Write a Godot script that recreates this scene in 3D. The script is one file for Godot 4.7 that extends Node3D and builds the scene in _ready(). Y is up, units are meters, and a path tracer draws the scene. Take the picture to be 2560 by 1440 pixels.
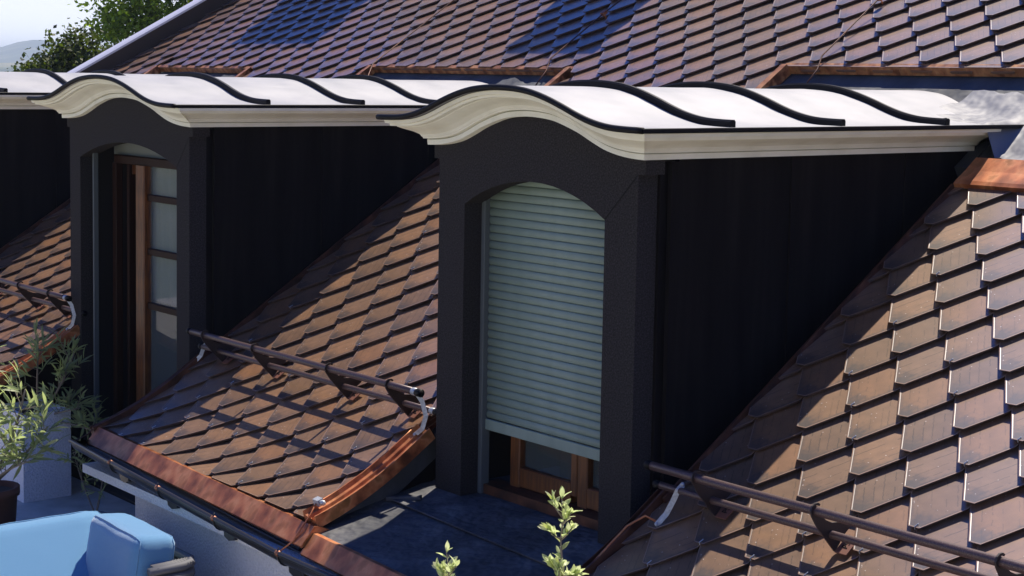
extends Node3D

# ---------- roof geometry, metres; x along the eave, y up, z out of the building ----------
const YR := 0.1957
const TH := 0.5734
const DORMER_GAP := 4.4923
var rng := RandomNumberGenerator.new()
var M := {}
var taken := {}

# ---------- helpers ----------
func lin(r: float, g: float, b: float) -> Color:
	return Color(r, g, b).linear_to_srgb()

func numbered(called: String) -> String:
	if not taken.has(called):
		taken[called] = 0
		return called
	taken[called] += 1
	return "%s_%03d" % [called, taken[called]]

func tag(o: Node3D, label: String, category := "", group := "", kind := "") -> void:
	if label: o.set_meta("label", label)
	if category: o.set_meta("category", category)
	if group: o.set_meta("group", group)
	if kind: o.set_meta("kind", kind)

func thing(called: String, label: String, category: String, at := Vector3.ZERO, group := "") -> Node3D:
	var o := Node3D.new()
	o.name = numbered(called)
	add_child(o)
	o.position = at
	tag(o, label, category, group)
	return o

func mb(flat := true) -> SurfaceTool:
	var st := SurfaceTool.new()
	st.begin(Mesh.PRIMITIVE_TRIANGLES)
	st.set_smooth_group(0xFFFFFFFF if flat else 0)
	return st

func done(st: SurfaceTool) -> ArrayMesh:
	st.generate_normals()
	return st.commit()

# meshes are made in world coordinates; under a root they are shifted by the root's place
func put(called: String, mesh: Mesh, mat: Material, parent: Node3D = null, local := false) -> MeshInstance3D:
	var o := MeshInstance3D.new()
	o.mesh = mesh
	if mat: o.material_override = mat
	if parent == null:
		o.name = numbered(called)
		add_child(o)
	else:
		o.name = called
		parent.add_child(o, true)
		if not local and parent.get_parent() == self:
			o.position = -parent.position
	return o

func obj(called: String, st: SurfaceTool, mat: Material, parent: Node3D = null) -> MeshInstance3D:
	return put(called, done(st), mat, parent)

func struct(called: String, st: SurfaceTool, mat: Material) -> MeshInstance3D:
	var o := obj(called, st, mat)
	o.set_meta("kind", "structure")
	return o

func tri(st: SurfaceTool, a: Vector3, b: Vector3, c: Vector3) -> void:
	st.add_vertex(a); st.add_vertex(c); st.add_vertex(b)

# a b c d counter-clockwise seen from outside
func quad(st: SurfaceTool, a: Vector3, b: Vector3, c: Vector3, d: Vector3) -> void:
	tri(st, a, b, c); tri(st, a, c, d)

func box(st: SurfaceTool, c: Vector3, s: Vector3, b := Basis.IDENTITY) -> void:
	var h := s / 2.0
	var v := []
	for i in 8:
		v.append(c + b * Vector3(h.x if i & 1 else -h.x, h.y if i & 2 else -h.y, h.z if i & 4 else -h.z))
	quad(st, v[4], v[5], v[7], v[6]); quad(st, v[1], v[0], v[2], v[3])
	quad(st, v[5], v[1], v[3], v[7]); quad(st, v[0], v[4], v[6], v[2])
	quad(st, v[6], v[7], v[3], v[2]); quad(st, v[0], v[1], v[5], v[4])

func span(st: SurfaceTool, x0: float, x1: float, y0: float, y1: float, z0: float, z1: float) -> void:
	box(st, Vector3(x0 + x1, y0 + y1, z0 + z1) / 2.0, Vector3(x1 - x0, y1 - y0, z1 - z0))

# a box with chamfered long edges along its local z axis
func cbar(st: SurfaceTool, a: Vector3, b: Vector3, side: Vector3, w: float, h: float, ch: float) -> void:
	var f := (b - a).normalized()
	var u := f.cross(side).normalized()
	var r := u.cross(f).normalized()
	var ring := []
	for p in [[-w, -h + ch], [-w + ch, -h], [w - ch, -h], [w, -h + ch], [w, h - ch], [w - ch, h], [-w + ch, h], [-w, h - ch]]:
		ring.append(r * p[0] + u * p[1])
	loft(st, [off(ring, a), off(ring, b)], true, true)

func off(ring: Array, p: Vector3) -> Array:
	return ring.map(func(v): return v + p)

# rings of equal length; caps fan from the first vertex
func loft(st: SurfaceTool, rings: Array, closed := true, caps := true) -> void:
	var n: int = rings[0].size()
	for i in rings.size() - 1:
		for j in (n if closed else n - 1):
			var k := (j + 1) % n
			quad(st, rings[i][j], rings[i][k], rings[i + 1][k], rings[i + 1][j])
	if closed and caps:
		var a: Array = rings[0]
		var z: Array = rings[-1]
		for j in range(1, n - 1):
			tri(st, a[0], a[j + 1], a[j])
			tri(st, z[0], z[j], z[j + 1])

func tube(st: SurfaceTool, pts: Array, r: float, n := 8, taper := 1.0) -> void:
	var rings := []
	var up := Vector3(0.3, 0.9, 0.2).normalized()
	for i in pts.size():
		var f: Vector3 = (pts[mini(i + 1, pts.size() - 1)] - pts[maxi(i - 1, 0)]).normalized()
		var s := f.cross(up)
		if s.length() < 0.1: s = f.cross(Vector3.RIGHT)
		s = s.normalized()
		up = s.cross(f).normalized()
		var rr := r * lerpf(1.0, taper, float(i) / maxf(1.0, pts.size() - 1))
		var ring := []
		for k in n:
			var a := TAU * k / n
			ring.append(pts[i] + (s * cos(a) + up * sin(a)) * rr)
		rings.append(ring)
	loft(st, rings)

func prism(st: SurfaceTool, poly: PackedVector2Array, f: Callable) -> void:
	# f(v2, 0) is the back, f(v2, 1) the front; the outline is counter-clockwise seen from the front
	var t := Geometry2D.triangulate_polygon(poly)
	for i in range(0, t.size(), 3):
		var a := poly[t[i]]; var b := poly[t[i + 1]]; var c := poly[t[i + 2]]
		if (b - a).cross(c - a) < 0.0:
			var s := b; b = c; c = s
		tri(st, f.call(a, 1), f.call(b, 1), f.call(c, 1))
		tri(st, f.call(a, 0), f.call(c, 0), f.call(b, 0))
	for i in poly.size():
		var a := poly[i]; var b := poly[(i + 1) % poly.size()]
		quad(st, f.call(a, 0), f.call(b, 0), f.call(b, 1), f.call(a, 1))

func ccw(p: PackedVector2Array) -> PackedVector2Array:
	if Geometry2D.is_polygon_clockwise(p): p.reverse()
	return p

# ---------- procedural textures ----------
func noise(sd: int, freq: float, oct := 4) -> FastNoiseLite:
	var n := FastNoiseLite.new()
	n.seed = sd; n.frequency = freq; n.fractal_octaves = oct
	n.noise_type = FastNoiseLite.TYPE_SIMPLEX_SMOOTH
	return n

func ramp_tex(sd: int, freq: float, size: int, stops: Array, oct := 4) -> ImageTexture:
	var src := noise(sd, freq, oct).get_seamless_image(size, size)
	var g := Gradient.new()
	var o := PackedFloat32Array(); var c := PackedColorArray()
	for s in stops:
		o.append(s[0]); c.append(s[1])
	g.offsets = o; g.colors = c
	var im := Image.create_empty(size, size, false, Image.FORMAT_RGB8)
	for y in size:
		for x in size:
			im.set_pixel(x, y, g.sample(src.get_pixel(x, y).r))
	return ImageTexture.create_from_image(im)

func bump_tex(sd: int, freq: float, size: int, strength: float, oct := 3) -> ImageTexture:
	var src := noise(sd, freq, oct).get_seamless_image(size, size)
	src.convert(Image.FORMAT_RGBA8)
	src.bump_map_to_normal_map(strength)
	return ImageTexture.create_from_image(src)

func mat(c: Color, rough := 0.7, metal := 0.0, spec := 0.5) -> StandardMaterial3D:
	var m := StandardMaterial3D.new()
	m.albedo_color = c; m.roughness = rough; m.metallic = metal; m.metallic_specular = spec
	return m

func tmat(tex: Texture2D, scale: float, rough := 0.7, metal := 0.0, bump: Texture2D = null, bs := 0.5) -> StandardMaterial3D:
	var m := mat(Color.WHITE, rough, metal)
	m.albedo_texture = tex
	m.uv1_triplanar = true; m.uv1_world_triplanar = true
	m.uv1_scale = Vector3.ONE * scale
	if bump:
		m.normal_enabled = true; m.normal_texture = bump; m.normal_scale = bs
	return m

func tile_tex(k: int) -> ImageTexture:
	var w := 128; var h := 172
	var im := Image.create_empty(w, h, false, Image.FORMAT_RGB8)
	var n1 := noise(40 + k, 9.0, 4); var n2 := noise(60 + k, 120.0, 2); var n3 := noise(80 + k, 26.0, 3)
	var bases: Array = [[0.200, 0.106, 0.052], [0.160, 0.088, 0.046], [0.222, 0.117, 0.058], [0.145, 0.081, 0.046], [0.202, 0.098, 0.044], [0.182, 0.102, 0.057]]
	var base: Array = bases[k]
	var d1 := Vector2(-0.122, 0.2025).normalized()
	var d2 := Vector2(0.135, 0.2025).normalized()
	var along: Vector2 = d1 if k % 3 != 2 else d2
	var across := Vector2(-along.y, along.x)
	var r := RandomNumberGenerator.new(); r.seed = 900 + k
	var lines := []
	for i in 7:
		lines.append([-0.17 + 0.05 * i + r.randf_range(-0.012, 0.012), r.randf_range(0.4, 1.0), r.randf_range(-0.02, 0.3)])
	var specks := []
	for i in 9:
		specks.append([r.randf_range(-0.12, 0.12), r.randf_range(0.02, 0.36), r.randf_range(0.0012, 0.0032)])
	for py in h:
		for px in w:
			var p := Vector2((float(px) / w - 0.5) * 0.36, (1.0 - float(py) / h) * 0.48)
			var q := p.dot(across); var l := p.dot(along)
			var f := 1.0 + 0.22 * n1.get_noise_2d(p.x, p.y) + 0.10 * n2.get_noise_2d(q * 3.0, l * 0.35) + 0.05 * n2.get_noise_2d(p.x * 2.0, p.y * 2.0)
			for ln in lines:
				var wob := 0.004 * n3.get_noise_2d(l * 1.2, ln[0] * 40.0)
				var dd := absf(q - ln[0] - wob)
				if dd < 0.0026 and n3.get_noise_2d(l * 0.5 + ln[2] * 9.0, ln[0] * 70.0) > -0.12:
					f *= lerpf(1.0 - 0.85 * ln[1], 1.0, smoothstep(0.0008, 0.0026, dd))
			# soot where water drips off the tip
			var tip := Vector2(p.x, p.y * 0.8).length() + 0.03 * n1.get_noise_2d(p.x * 3.0 + 5.0, p.y * 3.0)
			var soot := 1.0 - smoothstep(0.025, 0.115, tip)
			var edge := minf(absf(p.x) * 1.33 - 0.035 - p.y + 0.02, 0.0) * -1.0
			soot = maxf(soot, 0.75 * (1.0 - smoothstep(0.0, 0.055, edge + 0.02 * n1.get_noise_2d(p.x * 4.0, p.y * 4.0))))
			var c := Vector3(base[0], base[1], base[2]) * f
			c = c.lerp(Vector3(0.045, 0.036, 0.034), soot * 0.88)
			for s in specks:
				if Vector2(p.x - s[0], p.y - s[1]).length() < s[2]: c = Vector3(0.55, 0.5, 0.46)
			if py < 12: c = Vector3(0.27, 0.16, 0.105) * f  # lighter rows for the rim: its sunlit edge line is painted in
			im.set_pixel(px, py, Color(c.x, c.y, c.z).linear_to_srgb())
	return ImageTexture.create_from_image(im)

func make_materials() -> void:
	M.tile = []
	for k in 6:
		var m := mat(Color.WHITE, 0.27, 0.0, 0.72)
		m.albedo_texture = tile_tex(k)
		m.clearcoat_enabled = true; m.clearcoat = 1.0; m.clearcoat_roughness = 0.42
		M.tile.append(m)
	M.tile_edge = mat(lin(0.20, 0.105, 0.066), 0.5)
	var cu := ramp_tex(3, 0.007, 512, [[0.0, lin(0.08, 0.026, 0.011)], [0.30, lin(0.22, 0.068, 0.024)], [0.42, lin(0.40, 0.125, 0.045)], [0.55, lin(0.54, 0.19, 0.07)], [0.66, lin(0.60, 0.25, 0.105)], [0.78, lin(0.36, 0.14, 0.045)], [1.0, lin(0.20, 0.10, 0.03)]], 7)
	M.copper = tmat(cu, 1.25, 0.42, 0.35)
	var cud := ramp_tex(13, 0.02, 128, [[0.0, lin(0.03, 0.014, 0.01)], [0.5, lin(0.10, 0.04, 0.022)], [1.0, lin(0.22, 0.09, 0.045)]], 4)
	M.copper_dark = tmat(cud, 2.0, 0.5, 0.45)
	var cuo := ramp_tex(14, 0.03, 256, [[0.0, lin(0.06, 0.025, 0.010)], [0.35, lin(0.20, 0.075, 0.03)], [0.6, lin(0.42, 0.18, 0.075)], [0.8, lin(0.50, 0.27, 0.11)], [1.0, lin(0.20, 0.09, 0.04)]], 5)
	M.copper_old = tmat(cuo, 1.3, 0.45, 0.3)
	var mem := ramp_tex(7, 0.01, 256, [[0.0, lin(0.025, 0.028, 0.033)], [0.5, lin(0.045, 0.05, 0.057)], [1.0, lin(0.08, 0.085, 0.09)]], 5)
	M.membrane = tmat(mem, 0.9, 0.75, 0.0, bump_tex(8, 0.05, 128, 4.0), 0.4)
	var deck := ramp_tex(27, 0.012, 256, [[0.0, lin(0.024, 0.026, 0.030)], [0.5, lin(0.046, 0.048, 0.053)], [1.0, lin(0.12, 0.118, 0.118)]], 6)
	M.deck = tmat(deck, 0.8, 0.8, 0.0, bump_tex(28, 0.12, 128, 4.0), 0.5)
	var sheet := ramp_tex(9, 0.008, 256, [[0.0, lin(0.25, 0.255, 0.26)], [0.42, lin(0.295, 0.296, 0.30)], [0.62, lin(0.315, 0.314, 0.314)], [1.0, lin(0.35, 0.347, 0.342)]], 6)
	M.sheet = tmat(sheet, 1.1, 0.55, 0.0, bump_tex(10, 0.015, 128, 2.0), 0.25)
	M.fold = tmat(sheet, 1.4, 0.6, 0.0, bump_tex(30, 0.03, 128, 4.0), 0.5)
	(M.fold as StandardMaterial3D).albedo_color = Color(0.72, 0.73, 0.76)
	M.black = mat(lin(0.004, 0.004, 0.005), 0.55, 0.0, 0.3)
	var cr := ramp_tex(11, 0.02, 128, [[0.0, lin(0.68, 0.66, 0.52)], [0.5, lin(0.78, 0.76, 0.61)], [1.0, lin(0.82, 0.80, 0.67)]], 5)
	M.cream = tmat(cr, 1.5, 0.6, 0.0, bump_tex(12, 0.1, 128, 2.0), 0.15)
	var stc := ramp_tex(15, 0.15, 256, [[0.0, lin(0.015, 0.0135, 0.0135)], [0.5, lin(0.030, 0.0275, 0.0275)], [1.0, lin(0.056, 0.052, 0.052)]], 4)
	M.stucco = tmat(stc, 2.2, 0.9, 0.0, bump_tex(16, 0.3, 256, 6.0, 2), 0.25)
	(M.stucco as StandardMaterial3D).metallic_specular = 0.25
	var clad := ramp_tex(17, 0.03, 128, [[0.0, lin(0.0045, 0.0038, 0.004)], [0.5, lin(0.0075, 0.0065, 0.0068)], [0.7, lin(0.009, 0.0078, 0.008)], [1.0, lin(0.014, 0.012, 0.012)]], 5)
	M.cladding = tmat(clad, 1.6, 0.8)
	(M.cladding as StandardMaterial3D).metallic_specular = 0.25
	(M.cladding as StandardMaterial3D).uv1_scale = Vector3(1.8, 0.22, 1.8)
	var shl := ramp_tex(41, 0.02, 128, [[0.0, lin(0.175, 0.235, 0.195)], [0.5, lin(0.196, 0.262, 0.217)], [1.0, lin(0.212, 0.28, 0.233)]], 5)
	M.shutter = tmat(shl, 1.2, 0.5)
	(M.shutter as StandardMaterial3D).uv1_scale = Vector3(2.5, 0.5, 2.5)
	M.rail = mat(lin(0.10, 0.115, 0.112), 0.5, 0.0, 0.3)
	var wd := ramp_tex(19, 0.02, 128, [[0.0, lin(0.055, 0.016, 0.004)], [0.5, lin(0.135, 0.043, 0.008)], [1.0, lin(0.20, 0.07, 0.014)]], 5)
	M.wood = tmat(wd, 3.0, 0.45)
	(M.wood as StandardMaterial3D).uv1_scale = Vector3(14, 1.6, 14)
	M.wood_dark = mat(lin(0.022, 0.008, 0.004), 0.6, 0.0, 0.3)
	var gl := StandardMaterial3D.new()
	gl.albedo_color = Color(0.5, 0.55, 0.55, 0.15); gl.roughness = 0.02; gl.metallic_specular = 0.3
	gl.transparency = BaseMaterial3D.TRANSPARENCY_ALPHA
	M.glass = gl
	M.blind = mat(lin(0.16, 0.18, 0.17), 0.9)
	M.room = mat(lin(0.03, 0.028, 0.026), 0.9)
	var st := ramp_tex(21, 0.05, 128, [[0.0, lin(0.24, 0.26, 0.28)], [0.5, lin(0.40, 0.43, 0.46)], [1.0, lin(0.55, 0.57, 0.60)]], 3)
	M.zinc = tmat(st, 8.0, 0.42, 0.35)
	var pp := ramp_tex(23, 0.2, 128, [[0.0, lin(0.035, 0.022, 0.02)], [0.5, lin(0.075, 0.045, 0.042)], [0.8, lin(0.12, 0.075, 0.07)], [1.0, lin(0.32, 0.25, 0.23)]], 3)
	M.pipe = tmat(pp, 5.0, 0.4, 0.2)
	M.bracket = mat(lin(0.022, 0.014, 0.013), 0.5)
	M.plate = mat(lin(0.16, 0.065, 0.042), 0.5)
	M.gutter = mat(lin(0.035, 0.036, 0.04), 0.28, 0.35)
	M.gutter_band = mat(lin(0.30, 0.12, 0.06), 0.4, 0.4)
	var wl := ramp_tex(25, 0.1, 256, [[0.0, lin(0.56, 0.57, 0.57)], [0.5, lin(0.66, 0.67, 0.67)], [1.0, lin(0.72, 0.73, 0.73)]], 5)
	M.wall = tmat(wl, 1.5, 0.85, 0.0, bump_tex(26, 0.3, 128, 4.0, 2), 0.4)
	var fl := ramp_tex(31, 0.03, 128, [[0.0, lin(0.36, 0.33, 0.275)], [0.5, lin(0.45, 0.42, 0.355)], [1.0, lin(0.53, 0.50, 0.43)]], 5)
	M.floor = tmat(fl, 1.0, 0.8)
	M.verge = mat(lin(0.62, 0.61, 0.64), 0.35, 0.15)
	M.soil = mat(lin(0.05, 0.035, 0.025), 0.95)
	M.clay = mat(lin(0.10, 0.04, 0.025), 0.85)
	var fab := ramp_tex(33, 0.25, 256, [[0.0, lin(0.045, 0.16, 0.30)], [0.5, lin(0.09, 0.245, 0.41)], [1.0, lin(0.16, 0.33, 0.50)]], 3)
	M.fabric = tmat(fab, 3.0, 0.95, 0.0, bump_tex(34, 0.35, 256, 5.0, 2), 0.5)
	(M.fabric as StandardMaterial3D).rim_enabled = true
	M.wicker = mat(lin(0.10, 0.10, 0.105), 0.7)
	M.bark = tmat(ramp_tex(35, 0.05, 128, [[0.0, lin(0.05, 0.04, 0.03)], [1.0, lin(0.20, 0.17, 0.13)]]), 3.0, 0.9)
	M.stem = mat(lin(0.20, 0.165, 0.12), 0.8)
	M.leaf = []
	for c in [[0.11, 0.14, 0.06], [0.05, 0.075, 0.03], [0.22, 0.25, 0.13], [0.38, 0.39, 0.19]]:
		var m := mat(lin(c[0], c[1], c[2]), 0.5)
		m.backlight_enabled = true; m.backlight = lin(0.45, 0.55, 0.2)
		M.leaf.append(m)
	M.sprig = []
	for c in [[0.52, 0.50, 0.30], [0.24, 0.30, 0.10], [0.40, 0.44, 0.10]]:
		var m := mat(lin(c[0], c[1], c[2]), 0.45)
		m.backlight_enabled = true; m.backlight = lin(0.7, 0.8, 0.4)
		M.sprig.append(m)
	for t in [["crown_light", 0.5], ["crown_dark", 0.25]]:
		var m := mat(Color.WHITE, 0.6)
		m.vertex_color_use_as_albedo = true
		m.backlight_enabled = true; m.backlight = lin(0.85, 1.0, 0.35)
		M[t[0]] = m
	var gr := ramp_tex(37, 0.01, 256, [[0.0, lin(0.05, 0.08, 0.03)], [0.5, lin(0.10, 0.13, 0.06)], [1.0, lin(0.22, 0.21, 0.12)]], 5)
	M.ground = tmat(gr, 0.01, 0.95)
	M.hill = tmat(ramp_tex(38, 0.02, 256, [[0.0, lin(0.03, 0.05, 0.025)], [0.5, lin(0.06, 0.085, 0.04)], [0.75, lin(0.18, 0.18, 0.10)], [1.0, lin(0.30, 0.28, 0.17)]], 5), 0.0012, 0.95)

# ---------- roof surface ----------
func flare(z: float) -> float:
	return 0.30 * (z - 0.15) ** 2 if z > 0.15 else 0.0

func slope_at(s: float) -> float:
	var z := -s * cos(TH)
	return atan(tan(TH) - (0.6 * (z - 0.15) if z > 0.15 else 0.0))

# point of the roof: x along the eave, s up the slope, o out of it
func roof(x: float, s: float, o := 0.0) -> Vector3:
	var z := -s * cos(TH)
	var a := slope_at(s)
	return Vector3(x, YR - tan(TH) * z + flare(z), z) + Vector3(0, cos(a), sin(a)) * o

func roof_basis(s: float) -> Basis:
	var a := slope_at(s)
	return Basis(Vector3.RIGHT, Vector3(0, cos(a), sin(a)), Vector3(0, -sin(a), cos(a)))

func s_of(z: float) -> float:
	return -z / cos(TH)

func cut(poly: PackedVector2Array, n: Vector2, d: float) -> PackedVector2Array:
	# keeps n.p <= d
	var out := PackedVector2Array()
	for i in poly.size():
		var a := poly[i]; var b := poly[(i + 1) % poly.size()]
		var da := n.dot(a) - d; var db := n.dot(b) - d
		if da <= 0.0: out.append(a)
		if (da < 0.0 and db > 0.0) or (da > 0.0 and db < 0.0):
			out.append(a.lerp(b, da / (da - db)))
	return out

const TILE := [[-0.028, 0.0], [0.028, 0.0], [0.136, 0.163], [0.150, 0.186], [0.150, 0.25], [0.03, 0.43], [-0.03, 0.43], [-0.150, 0.25], [-0.150, 0.203]]
const TILE_T := 0.014

func tile_h(s: float) -> float:
	return 0.053 * (1.0 - s / 0.43)

func tile_mesh(st: SurfaceTool, poly: PackedVector2Array, xf: Transform3D, k: float) -> void:
	var c := Vector2.ZERO
	for p in poly: c += p
	c /= poly.size()
	var n := poly.size()
	var inner := PackedVector2Array()
	for i in n:
		var e0 := (poly[i] - poly[(i + n - 1) % n]).normalized()
		var e1 := (poly[(i + 1) % n] - poly[i]).normalized()
		var m := (Vector2(-e0.y, e0.x) + Vector2(-e1.y, e1.x))
		m = m.normalized() if m.length() > 0.01 else Vector2(-e1.y, e1.x)
		inner.append(poly[i] + m * 0.0085)
	var P := func(p: Vector2, h: float) -> Vector3: return xf * Vector3(p.x, tile_h(p.y) + h, -p.y * k)
	var V := func(p: Vector2, h: float) -> void:
		st.set_uv(Vector2(p.x / 0.36 + 0.5, 1.0 - p.y / 0.48))
		st.add_vertex(P.call(p, h))
	for i in range(1, n - 1):
		V.call(inner[0], TILE_T - 0.0006); V.call(inner[i + 1], TILE_T - 0.0006); V.call(inner[i], TILE_T - 0.0006)
	for i in n:
		var j := (i + 1) % n
		# dished face, rim painted lighter like an edge catching sun, side cut back underneath
		var lo_i := poly[i].lerp(inner[i], 1.3); var lo_j := poly[j].lerp(inner[j], 1.3)
		var mi := poly[i].lerp(inner[i], 0.62); var mj := poly[j].lerp(inner[j], 0.62)
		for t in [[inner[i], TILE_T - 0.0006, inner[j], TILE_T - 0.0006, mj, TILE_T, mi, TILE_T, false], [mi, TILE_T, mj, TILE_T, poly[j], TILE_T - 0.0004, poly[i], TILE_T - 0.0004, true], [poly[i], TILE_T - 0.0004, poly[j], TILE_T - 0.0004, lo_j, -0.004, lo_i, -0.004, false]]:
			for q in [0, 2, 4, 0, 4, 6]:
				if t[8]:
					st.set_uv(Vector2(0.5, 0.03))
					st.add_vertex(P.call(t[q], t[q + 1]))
				else: V.call(t[q], t[q + 1])

var tiles := []          # {xf, poly, whole, kind, score, k}

func px_of(p: Vector3) -> Vector2:
	var q: Vector3 = cam_xf.affine_inverse() * p
	if q.z > -0.1: return Vector2(-9999, -9999)
	return Vector2(1280.0 + 4048.151 * q.x / -q.z, 540.126 - 4048.151 * q.y / -q.z)

func field(x0: float, s0: float, b: float, xa: float, xb: float, sa: float, sb: float, clips: Callable, seen: Callable) -> void:
	var base := PackedVector2Array()
	for t in TILE: base.append(Vector2(t[0], t[1]))
	var r0 := floori((sa - s0) / (b / 2.0)) - 2
	var r1 := ceili((sb - s0) / (b / 2.0))
	for r in range(r0, r1 + 1):
		var s := s0 + r * b / 2.0
		var xo := x0 + (0.15 if posmod(r, 2) else 0.0)
		for i in range(floori((xa - xo) / 0.30) - 1, ceili((xb - xo) / 0.30) + 2):
			var x := xo + 0.30 * i
			var p := base.duplicate()
			p = cut(p, Vector2(1, 0), xb - x); p = cut(p, Vector2(-1, 0), x - xa)
			p = cut(p, Vector2(0, -1), s - sa)
			p = cut(p, Vector2(0, 1), sb - s)
			p = clips.call(p, x, s)
			if p.size() < 3: continue
			var area := 0.0
			for j in p.size(): area += p[j].cross(p[(j + 1) % p.size()])
			if area < 0.004: continue
			var whole := p.size() == base.size()
			if whole:
				for j in p.size():
					if not p[j].is_equal_approx(base[j]): whole = false
			var B := roof_basis(s + 0.2)
			B = B * Basis(Vector3(0, 1, 0), rng.randf_range(-0.012, 0.012)) * Basis(Vector3(1, 0, 0), rng.randf_range(-0.004, 0.006))
			var xf := Transform3D(B, roof(x + rng.randf_range(-0.003, 0.003), s, -0.058 + rng.randf_range(-0.0015, 0.002)))
			var mid := roof(x, s + 0.12)
			var q := px_of(mid)
			var score := 0.0
			if q.x > -60 and q.x < 2620 and q.y > -60 and q.y < 1500 and seen.call(q):
				score = area / (mid - cam_xf.origin).length_squared()
			tiles.append({"xf": xf, "poly": p, "whole": whole, "kind": rng.randi() % 6, "score": score, "low": s < 2.6, "k": b / 0.405})

func lay_tiles(root: Node3D) -> void:
	var order := range(tiles.size())
	order.sort_custom(func(a, b): return tiles[a].score > tiles[b].score or (tiles[a].score == tiles[b].score and a < b))
	var shared := {}
	var rest := []
	for k in 6: rest.append(mb())
	var used := [0, 0, 0, 0, 0, 0]
	for n in order.size():
		var t: Dictionary = tiles[order[n]]
		if n < 300 and t.score > 0.0:
			var mesh: Mesh
			var key := snappedf(t.k, 0.001)
			if t.whole and shared.has(key):
				mesh = shared[key]
			else:
				var st := mb()
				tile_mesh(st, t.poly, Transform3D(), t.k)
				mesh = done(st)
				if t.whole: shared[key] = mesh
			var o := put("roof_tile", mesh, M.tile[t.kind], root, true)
			o.transform = Transform3D(t.xf.basis, t.xf.origin - root.position)
			if t.low and t.whole and rng.randf() < 0.30:
				var c := mb()
				var h := tile_h(0.0) + TILE_T
				tube(c, [Vector3(0.004, h - 0.012, 0.0025), Vector3(0.005, h + 0.002, 0.0), Vector3(0.011, h + 0.002, -0.018), Vector3(0.010, h + 0.001, -0.024)], 0.0023, 5)
				put("storm_clip", done(c), M.zinc, o, true)
		else:
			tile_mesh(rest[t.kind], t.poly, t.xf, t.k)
			used[t.kind] += 1
	var am := ArrayMesh.new()
	for k in 6:
		rest[k].generate_normals()
		am = rest[k].commit(am)
		am.surface_set_material(k, M.tile[k])
	var o := put("far_roof_tiles", am, null, root)
	o.set_meta("kind", "stuff")

# ---------- dormers ----------
const BOTTOM := [[0.0, 1.976], [0.10, 1.972], [0.20, 1.960], [0.30, 1.934], [0.39, 1.905], [0.48, 1.868], [0.57, 1.835], [0.66, 1.814], [0.75, 1.802], [0.85, 1.797]]
const TOP := [[0.0, 2.120], [0.12, 2.116], [0.24, 2.102], [0.36, 2.074], [0.48, 2.036], [0.60, 1.994], [0.70, 1.966], [0.80, 1.949], [0.90, 1.943], [1.03, 1.941]]

func curve_at(c: Array, f: float) -> Vector2:   # f 0..1 of the half width
	var x: float = f * c[-1][0]
	for i in c.size() - 1:
		if x <= c[i + 1][0] + 1e-6:
			var t: float = (x - c[i][0]) / (c[i + 1][0] - c[i][0])
			# smooth by a Catmull-Rom step
			var y0: float = c[maxi(i - 1, 0)][1] if i > 0 else c[1][1]
			var y3: float = c[mini(i + 2, c.size() - 1)][1]
			return Vector2(f, cubic_interpolate(c[i][1], c[i + 1][1], y0, y3, t))
	return Vector2(f, c[-1][1])

func top_y(f: float) -> float: return curve_at(TOP, absf(f)).y
func bottom_y(f: float) -> float: return curve_at(BOTTOM, absf(f)).y

const CORNICE := [[0.0, -0.02], [0.0, 0.032], [0.21, 0.034], [0.215, 0.018], [0.25, 0.018], [0.255, 0.050], [0.31, 0.052], [0.33, 0.056], [0.43, 0.064], [0.54, 0.090], [0.64, 0.128], [0.72, 0.152], [0.745, 0.154], [0.75, 0.180], [0.85, 0.183], [0.855, 0.200], [0.97, 0.204], [1.0, 0.205]]

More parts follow.
